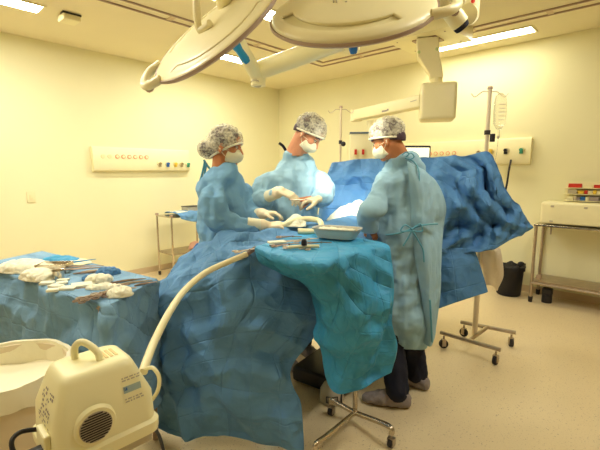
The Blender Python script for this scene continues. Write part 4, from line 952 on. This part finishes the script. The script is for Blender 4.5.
def ellring(c, rx, ry, yaw, n=30, tilt=0):
    c = V(c); s = V((-math.sin(yaw), math.cos(yaw), 0)); f = V((math.cos(yaw), math.sin(yaw), 0))
    return [c+s*rx*math.cos(a)+f*ry*math.sin(a)+V((0, 0, tilt*math.sin(a))) for a in [2*PI*i/n for i in range(n)]]
def person(name_label, P, skin, gownm, glovem=glove_m, bare=()):
    base = V((P['pelvis'][0], P['pelvis'][1], 0)); t = None
    hc = V(P['head']); HR = frame(P['hf'], P.get('hup', V((0, 0, 1)))); hs = P.get('hs', 1.0)
    H = lambda a, b, c: hc+HR @ V((a*hs, b*hs, c*hs))
    mb = MB()
    mb.ball(H(-.005, 0, .035), (.096*hs, .075*hs, .088*hs), HR); mb.ball(H(.02, 0, -.01), (.074*hs, .062*hs, .085*hs), HR); mb.ball(H(.030, 0, -.068), (.055*hs, .048*hs, .045*hs), HR)
    mb.ball(H(.068, 0, -.095), (.022*hs, .024*hs, .018*hs), HR)
    mb.tcap(H(.088, 0, .012), H(.108, 0, -.028), .008*hs, .0135*hs, 10); mb.ball(H(.094, .012, -.032), .009*hs); mb.ball(H(.094, -.012, -.032), .009*hs)
    mb.ball(H(.078, 0, .034), (.020*hs, .052*hs, .012*hs), HR); mb.ball(H(.086, 0, -.060), (.012*hs, .024*hs, .006*hs), HR); mb.ball(H(.084, 0, -.070), (.012*hs, .02*hs, .006*hs), HR)
    for s in (1, -1):
        mb.ball(H(.058, s*.042, -.018), (.026*hs, .022*hs, .022*hs), HR); mb.ball(H(.074, s*.031, .008), .0135*hs)
        mb.ball(H(-.008, s*.076, -.012), (.019*hs, .007*hs, .032*hs), HR @ Matrix.Rotation(s*.3, 3, 'Z')); mb.ball(H(-.004, s*.076, -.036), .010*hs)
    nb = V(P['neck'])
    mb.tcap(H(-.022, 0, -.045), nb+V((0, 0, .0)), .054*hs, .060, 16); mb.tcap(H(-.005, 0, -.06), nb+V((0, 0, -.03)), .046*hs, .065, 16)
    ch = V(P['chest']); pe = V(P['pelvis']); yaw = P['yaw']; sR = V((-math.sin(yaw), math.cos(yaw), 0))
    mb.tcap(nb-V((0, 0, .05)), ch, .055, .10, 16); mb.tcap(ch+sR*.05, pe+sR*.05+V((0, 0, .1)), .085, .085, 14); mb.tcap(ch-sR*.05, pe-sR*.05+V((0, 0, .1)), .085, .085, 14); mb.tcap(pe+sR*.05, pe-sR*.05, .10, .10, 14)
    for side in ('l', 'r'):
        sh, el, wr = V(P['sh_'+side]), V(P['el_'+side]), V(P['wr_'+side]); sh = sh-V((0, 0, .03)); mb.tcap(nb-V((0, 0, .13)), sh, .045, .045)
        mb.chain([sh, sh.lerp(el, .5), el], [.045, .042, .036]); mb.chain([el, el.lerp(wr, .35), wr], [.036, .037, .026])
        hd = P['hand_'+side]; hand(mb, wr, *hd)
        hp, kn, an = V(P['hip_'+side]), V(P['kn_'+side]), V(P['an_'+side]); mb.chain([hp, hp.lerp(kn, .5), kn], [.088, .075, .055]); mb.chain([kn, kn.lerp(an, .4), an], [.054, .056, .036])
        fd = V(P['fd_'+side]).normalized(); mb.tcap(an+V((0, 0, -.045)), an+fd*.15+V((0, 0, -.055)), .034, .026); mb.ball(an-fd*.03+V((0, 0, -.05)), .033)
    me = remesh(mb.mesh(), .0055, 3); me.name = 'person'
    body_me = me; body = link('person', me, skin, None, base); tag(body, name_label, 'person')
    # eyes and brows
    for s in (1, -1):
        MB().ball(H(.0755, s*.031, .007), .0128*hs).build('eye', mat('eye_white', (.75, .66, .5), .3), body, smooth=80)
        MB().ball(H(.0860, s*.031, .004), .0050*hs).build('iris', dark_m, body, smooth=80)
        MB().tube([H(.078, s*.012, .018), H(.088, s*.031, .012), H(.072, s*.050, .010)], .0022*hs, 6).build('eyelash', hair_m, body)
        MB().tube([H(.091, s*.014, .030), H(.090, s*.032, .037), H(.074, s*.052, .030)], .0045*hs, 8, flat=1).build('eyebrow', hair_m, body)
    # hair and cap
    def cut(bm, a0, a1):
        nrm = (HR @ V((-(a1[1]-a0[1]), 0, a1[0]-a0[0])).normalized()); nrm = nrm if nrm.dot(HR @ V((0, 0, 1))) > 0 else -nrm
        bmesh.ops.bisect_plane(bm, geom=bm.verts[:]+bm.edges[:]+bm.faces[:], plane_co=H(a0[0], 0, a0[1]), plane_no=nrm, clear_inner=True)
    bun = P.get('bun')
    hb = MB(); hb.ball(H(-.012, 0, .040), (.099*hs, .0795*hs, .090*hs), HR, 22); hb.ball(H(-.06, 0, -.005), (.052*hs, .064*hs, .062*hs), HR)
    cut(hb.bm, (.10, .048), (-.12, -.062)); 
    hm = hb.build('hair', hair_m, body, smooth=80)
    if bun: MB().ball(H(*bun), (.052*hs, .05*hs, .05*hs), HR, 20).build('hair_bun', hair_m, body, smooth=80)
    cb = MB(); cb.ball(H(-.010, 0, .044), (.114*hs, .092*hs, .098*hs), HR, 26)
    if bun: cb.ball(H(*bun), (.066*hs, .062*hs, .062*hs), HR, 22); cb.ball(H(-.06, 0, .0), (.085*hs, .078*hs, .08*hs), HR, 22)
    me = remesh(cb.mesh(), .009, 2); bm = bmesh.new(); bm.from_mesh(me); cut(bm, P.get('cap0', (.10, .052)), P.get('cap1', (-.12, -.036))); bm.to_mesh(me); bm.free(); me.update()
    crumple(me, slack=.09, seed=P['seed'], amp=.006, freq=(40, 40, 40), iters=40, maxd=.010); me.shade_smooth()
    use = {}
    for p in me.polygons:
        for k in p.edge_keys: use[k] = use.get(k, 0)+1
    bv = {v for k, c in use.items() if c == 1 for v in k}; HI = HR.inverted(); q_ = []
    for v in bv:
        lc = HI @ (me.vertices[v].co-hc); q_.append((math.atan2(lc.y, lc.x+.02), me.vertices[v].co.copy()))
    q_.sort(key=lambda a: a[0]); q_ = [p for a, p in q_[::4]]; q_.append(q_[0].copy())
    cap = link('hair_net_cap', me, net_m, body)
    MB().tube(q_, .0072*hs, 8, k=2).build('elastic_band', gauze_m, cap, smooth=80)
    # mask
    mb = MB(); mb.ball(H(.036, 0, -.046), (.082*hs, .062*hs, .054*hs), HR, 26); bm = mb.bm
    bmesh.ops.bisect_plane(bm, geom=bm.verts[:]+bm.edges[:]+bm.faces[:], plane_co=H(.030, 0, -.04), plane_no=HR @ V((1, 0, -.25)).normalized(), clear_inner=True)
    me = mb.mesh(80); crumple(me, slack=.03, seed=P['seed']+1, amp=.003, freq=(50, 50, 50), iters=20, maxd=.005)
    mk = link('face_mask', me, mask_m, body); so = mk.modifiers.new('s', 'SOLIDIFY'); so.thickness = .002; so.offset = 1
    for s in (1, -1):
        for z0 in (-.015, -.07): MB().tube([H(.045, s*.064, z0), H(.015, s*.078, (z0-.012)/2-.005), H(-.016, s*.084, -.012)], .0017, 6).build('mask_strap', mask_m, mk)
    # gown
    mb = MB(); mb.loft([ellring(*r) for r in P['rings']])
    for side in ('l', 'r'):
        sl = P['slv_'+side]; mb.chain([V(p) for p, r in sl], [r for p, r in sl])
    me = remesh(mb.mesh(), .019, 3, .5); me.name = 'gown'
    crumple(me, slack=P.get('slack', .085), seed=P['seed'], amp=.022, freq=(8, 8, 2.6), iters=110, maxd=.045, edge=False, facet=P.get('facet', .046), ff=5)
    # the body stays under its gown
    from mathutils.bvhtree import BVHTree
    me.update(); bv_ = BVHTree.FromPolygons([v.co.copy() for v in me.vertices], [tuple(p.vertices) for p in me.polygons])
    ws = [V(P['wr_l']), V(P['wr_r'])]; off = body.location
    for v in body_me.vertices:
        p = v.co+off
        if p.z > nb.z-.015 or (p-hc).length < .14 or min((p-w_).length for w_ in ws) < .125 or p.z < .35: continue
        lo, no, _, ds = bv_.find_nearest(p, .10)
        if lo is not None and (p-lo).dot(no) > -.012: v.co = lo-no*.014-off
    g = link('surgical_gown', me, gownm, body); s_ = g.modifiers.new('s', 'SUBSURF'); s_.levels = 1; s_.render_levels = 1
    # gloves, cuffs
    for side in ('l', 'r'):
        el, wr = V(P['el_'+side]), V(P['wr_'+side]); d = (wr-el).normalized()
        if side in bare: continue
        mb = MB(); hand(mb, wr, *P['hand_'+side][:4], inf=.0022, s=P['hand_'+side][4] if len(P['hand_'+side]) > 4 else 1.0); mb.chain([wr-d*P.get('gl', .07), wr], [.040, .030])
        me = remesh(mb.mesh(), .0048, 3); link('glove', me, glovem, body)
        MB().frustum(wr-d*(P.get('gl', .07)+.09), wr-d*(P.get('gl', .07)-.012), .040, .037, 20).build('knit_cuff', cuff_m, body)
    # trousers and shoe covers
    for side in ('l', 'r'):
        hp, kn, an = V(P['hip_'+side]), V(P['kn_'+side]), V(P['an_'+side]); mb = MB(); mb.chain([hp, kn, an.lerp(kn, .5), an+V((0, 0, .01))], [.11, .085, .078, .070])
        me = remesh(mb.mesh(), .015, 3); crumple(me, slack=.07, seed=P['seed']+5, amp=.012, freq=(14, 14, 8), iters=50, maxd=.02); link('trouser_leg', me, navy_m, body)
        fd = V(P['fd_'+side]).normalized(); sd_ = V((-fd.y, fd.x, 0)); a0 = V((an.x, an.y, 0)); mb = MB()
        mb.loft([[a0+fd*x_+sd_*w*math.cos(a)+V((0, 0, max(.006, z+hh*math.sin(a)))) for a in [2*PI*i/20 for i in range(20)]] for (x_, w, z, hh) in ((-.085, .02, .04, .03), (-.07, .040, .045, .042), (-.03, .048, .052, .060), (.03, .052, .052, .062), (.09, .054, .042, .045), (.15, .052, .034, .032), (.195, .038, .028, .024), (.212, .015, .024, .014))])
        me = remesh(mb.mesh(), .009, 2); crumple(me, slack=.06, seed=P['seed']+8, amp=.006, freq=(60, 60, 20), iters=30, maxd=.009)
        for v in me.vertices: v.co.z = max(v.co.z, .002)
        link('shoe_cover', me, P.get('shoe', shoe_m), body)
    return body, H
def dirw(az_deg, pitch=0): a = math.radians(az_deg); p = math.radians(pitch); return V((math.cos(a)*math.cos(p), math.sin(a)*math.cos(p), -math.sin(p)))
# --- right surgeon, seen from behind
yw = math.radians(118); sv = V((-math.sin(yw), math.cos(yw), 0)); fv = V((math.cos(yw), math.sin(yw), 0))
B = at(405, 200, 2.50); cx_, cy_ = B.x, B.y
def BP(side, f, z): return V((cx_, cy_, z))+sv*side+fv*f
P = dict(head=at(388, 140, 2.45), hf=dirw(150, 24), neck=at(402, 161, 2.47), chest=BP(0, 0, 1.28), pelvis=BP(0, -.02, .95), yaw=yw, seed=3, hs=.97,
    sh_l=BP(.19, .02, 1.37), el_l=at(371, 211, 2.36), wr_l=at(370, 224, 2.42), sh_r=BP(-.19, .02, 1.37), el_r=BP(-.27, .12, 1.10), wr_r=BP(-.05, .40, 1.13),
    hand_l=(V((.16, -.02, -.25)), V((-.3, .9, 0)), V((-.9, .1, 0)), 1.3, .95), hand_r=(V((-.5, .6, -.05)), V((0, 0, -1)), V((-.7, -.4, 0)), .7),
    hip_l=BP(.09, 0, .92), kn_l=BP(.08, .02, .50), an_l=az(397, 392, .09), fd_l=(-1, .25, 0), hip_r=BP(-.09, 0, .92), kn_r=BP(-.07, .03, .50), an_r=az(417, 374, .09), fd_r=(-.7, .6, 0),
    rings=[(BP(0, -.03, .31), .155, .15, yw), (BP(0, -.03, .50), .175, .165, yw), (BP(0, -.02, .80), .185, .165, yw), (BP(0, 0, 1.04), .185, .15, yw), (BP(0, 0, 1.15), .20, .155, yw), (BP(0, 0, 1.28), .200, .150, yw), (BP(0, .0, 1.38), .205, .13, yw), (BP(.0, .01, 1.455), .135, .10, yw), (at(403, 161, 2.48), .082, .078, yw), (at(402, 157, 2.47), .070, .070, yw)],
    slv_l=[(BP(.16, .02, 1.36), .070), (at(381, 190, 2.38), .070), (at(373, 207, 2.33), .072), (at(366, 217, 2.36), .056), (at(369, 223, 2.41), .046)],
    slv_r=[(BP(-.16, .02, 1.36), .072), (BP(-.23, .07, 1.22), .074), (BP(-.27, .12, 1.10), .075), (BP(-.12, .3, 1.12), .055), (BP(-.07, .36, 1.13), .045)])
body, H = person('person in a pale blue gown seen from behind, head bowed to the left', P, skin_m, gown_m, bare=('l',))
# back flap and ties
def bk(x, y, d): return at(x, y, d)
fl = [[bk(407, 161, 2.36), bk(414, 165, 2.345), bk(424, 170, 2.37)], [bk(409, 178, 2.335), bk(420, 182, 2.305), bk(438, 184, 2.37)], [bk(411, 205, 2.33), bk(423, 206, 2.295), bk(446, 206, 2.38)], [bk(412, 231, 2.335), bk(424, 231, 2.30), bk(443, 231, 2.39)],
      [bk(416, 262, 2.32), bk(428, 262, 2.28), bk(441, 262, 2.37)], [bk(422, 300, 2.33), bk(430, 300, 2.29), bk(440, 298, 2.37)], [bk(424, 343, 2.34), bk(431, 346, 2.30), bk(436, 332, 2.36)]]
fo = cloth('gown_back_flap', fl, gown_m, parent=body, nu=24, nv=60, seed=77, slack=.04, amp=.012, freq=(12, 12, 4), maxd=.018)
MB().tube([bk(386, 235, 2.335), bk(400, 233, 2.30), bk(411, 229, 2.285), bk(424, 225, 2.275), bk(437, 224, 2.31)], .009, 8, flat=.5).build('waist_tie', tie_m, body)
for pts in ([(412, 229), (405, 225), (401, 231), (411, 231)], [(412, 229), (420, 224), (422, 231), (413, 231)], [(412, 230), (408, 238), (403, 246)], [(412, 230), (418, 240), (423, 250), (424, 262)]):
    MB().tube([bk(x, y, 2.265) for x, y in pts], .007, 8, flat=.6).build('tie_bow', tie_m, body)
MB().tube([bk(430, 300, 2.27), bk(431, 320, 2.265), bk(432, 342, 2.27)], .010, 8, flat=.5).build('hanging_tie', tie_m, body)
for pts in ([(402, 155), (406, 152), (409, 154), (406, 157)], [(406, 157), (411, 153), (414, 157), (409, 160)], [(405, 158), (414, 162), (419, 172), (419, 190)]):
    MB().tube([bk(x, y, 2.36 if y < 165 else 2.31) for x, y in pts], .006, 8, flat=.6).build('neck_tie', tie_m, body)
# --- middle surgeon
yw = math.radians(-52); sv = V((-math.sin(yw), math.cos(yw), 0)); fv = V((math.cos(yw), math.sin(yw), 0))
B = at(293, 200, 2.92); cx_, cy_ = B.x, B.y
P = dict(head=at(308, 134, 2.78), hf=dirw(-20, 44), neck=at(294, 154, 2.84), chest=BP(0, .02, 1.30), pelvis=BP(0, -.04, .98), yaw=yw, seed=13, hs=1.0,
    sh_l=BP(.20, .02, 1.42), el_l=at(328, 196, 2.82), wr_l=at(318, 199, 2.60), sh_r=BP(-.20, .02, 1.42), el_r=at(256, 202, 2.72), wr_r=at(281, 191, 2.54),
    hand_l=(V((-.9, -.1, -.1)), V((-.1, .1, -1)), V((.1, -.9, 0)), 1.1, 1.0), hand_r=(V((.8, -.15, -.35)), V((.1, .3, -1)), V((.3, .8, 0)), .8, 1.0),
    hip_l=BP(.09, 0, .95), kn_l=BP(.09, .02, .52), an_l=BP(.10, .0, .09), fd_l=fv, hip_r=BP(-.09, 0, .95), kn_r=BP(-.09, .02, .52), an_r=BP(-.12, .0, .09), fd_r=fv,
    rings=[(BP(0, -.02, .45), .20, .18, yw), (BP(0, -.02, .80), .195, .17, yw), (BP(0, -.01, 1.05), .195, .165, yw), (BP(0, .01, 1.20), .205, .165, yw), (BP(0, .02, 1.33), .215, .16, yw), (BP(0, .02, 1.44), .20, .13, yw), (BP(0, .02, 1.515), .135, .10, yw), (at(295, 156, 2.85), .085, .08, yw), (at(295, 152, 2.84), .070, .07, yw)],
    slv_l=[(BP(.17, .03, 1.39), .075), (at(321, 182, 2.90), .068), (at(326, 195, 2.82), .066), (at(323, 199, 2.70), .056), (at(320, 199, 2.64), .048)],
    slv_r=[(BP(-.17, .02, 1.39), .078), (at(262, 184, 2.78), .072), (at(261, 199, 2.72), .068), (at(267, 197, 2.64), .058), (at(272, 193, 2.58), .046)], gl=.04)
body, H = person('person in a pale blue gown at the centre looking down at both gloved hands', P, skin2_m, gown_m)
for pts in ([(281, 150), (285, 153), (288, 158)],):
    MB().tube([at(x-2, y-7, 2.86) for x, y in pts], .010, 8).build('collar_tie', navy_m, body)
o = clamp_tool(at(303, 200, 2.47), .17, -.5, rail2_m, 'dark steel clamp held in the hands of the middle surgeon', None, name='surgical_clamp')
# --- nurse at left
yw = math.radians(-6); sv = V((-math.sin(yw), math.cos(yw), 0)); fv = V((math.cos(yw), math.sin(yw), 0))
B = at(224, 200, 2.58); cx_, cy_ = B.x, B.y
P = dict(head=at(226, 147, 2.55), hf=dirw(-8, 9), neck=at(221, 170, 2.56), chest=BP(0, .0, 1.22), pelvis=BP(0, -.02, .92), yaw=yw, seed=23, hs=.99, bun=(-.120, 0, -.030),
    sh_l=BP(.17, .0, 1.31), el_l=at(247, 214, 2.66), wr_l=at(265, 214, 2.52), sh_r=BP(-.16, -.01, 1.31), el_r=at(220, 221, 2.335), wr_r=at(268, 226, 2.38),
    hand_l=(V((1, -.25, .05)), V((0, -.3, -1)), V((0, -.9, .3)), .8, .88), hand_r=(V((1, .05, .08)), V((0, .35, -1)), V((.1, .9, .3)), .7, .9),
    hip_l=BP(.08, 0, .88), kn_l=BP(.08, .02, .48), an_l=BP(.10, .0, .09), fd_l=fv, hip_r=BP(-.08, 0, .88), kn_r=BP(-.08, .02, .48), an_r=BP(-.10, .0, .09), fd_r=fv, cap0=(.10, .040), cap1=(-.12, -.10),
    rings=[(BP(.02, -.02, .42), .17, .19, yw), (BP(.02, -.01, .80), .165, .185, yw), (BP(.02, .0, 1.00), .155, .180, yw), (BP(.02, .0, 1.12), .150, .170, yw), (BP(.02, -.01, 1.24), .150, .165, yw), (BP(.01, -.02, 1.33), .150, .150, yw), (BP(-.02, -.02, 1.40), .120, .115, yw), (at(221, 169, 2.56), .080, .085, yw), (at(222, 165, 2.56), .066, .070, yw)],
    slv_l=[(BP(.15, .0, 1.30), .08), (at(240, 198, 2.72), .078), (at(247, 213, 2.66), .072), (at(256, 214, 2.59), .052), (at(260, 214, 2.56), .042)],
    slv_r=[(BP(-.16, -.01, 1.30), .078), (at(213, 203, 2.36), .080), (at(219, 221, 2.33), .082), (at(238, 226, 2.34), .060), (at(254, 226, 2.36), .045)], gl=.035)
body, H = person('person in a blue gown in profile, hair bun under a white net cap', P, skin_m, gown2_m)
for pts in ([(204, 160), (207, 165), (211, 170)], [(205, 161), (203, 170), (200, 182)], [(206, 164), (205, 172), (203, 180)]):
    MB().tube([at(x, y, 2.56) for x, y in pts], .012, 8, flat=.6).build('neck_tie', tie_m, body)
# ------------------------------------------------------------------ light
def spot(name, loc, target, energy, size, blend=.6, rad=.12, col=(1, .95, .78)):
    l = bpy.data.lights.new(name, 'SPOT'); l.energy = energy; l.spot_size = math.radians(size); l.spot_blend = blend; l.shadow_soft_size = rad; l.color = col
    o = bpy.data.objects.new(name, l); COL.objects.link(o); o.location = loc; o.rotation_euler = (V(target)-V(loc)).to_track_quat('-Z', 'Y').to_euler()
fieldp = at(335, 205, 2.75)
spot('surgical_lamp_light', c1+n1*.06, at(325, 205, 2.6), 34, 60, blend=1); spot('surgical_lamp_light', c2+n2*.22, at(346, 196, 3.0), 130, 38, blend=1)
w = bpy.data.worlds.new('w'); SC.world = w; w.use_nodes = True; w.node_tree.nodes['Background'].inputs[0].default_value = (.6, .6, .6, 1); w.node_tree.nodes['Background'].inputs[1].default_value = .3
vs = SC.view_settings; vs.view_transform = 'Standard'; vs.look = 'None'; vs.gamma = 1; vs.use_curve_mapping = False; vs.exposure = 0.2
SC.cycles.max_bounces = 8; SC.cycles.diffuse_bounces = 5; SC.cycles.transparent_max_bounces = 12
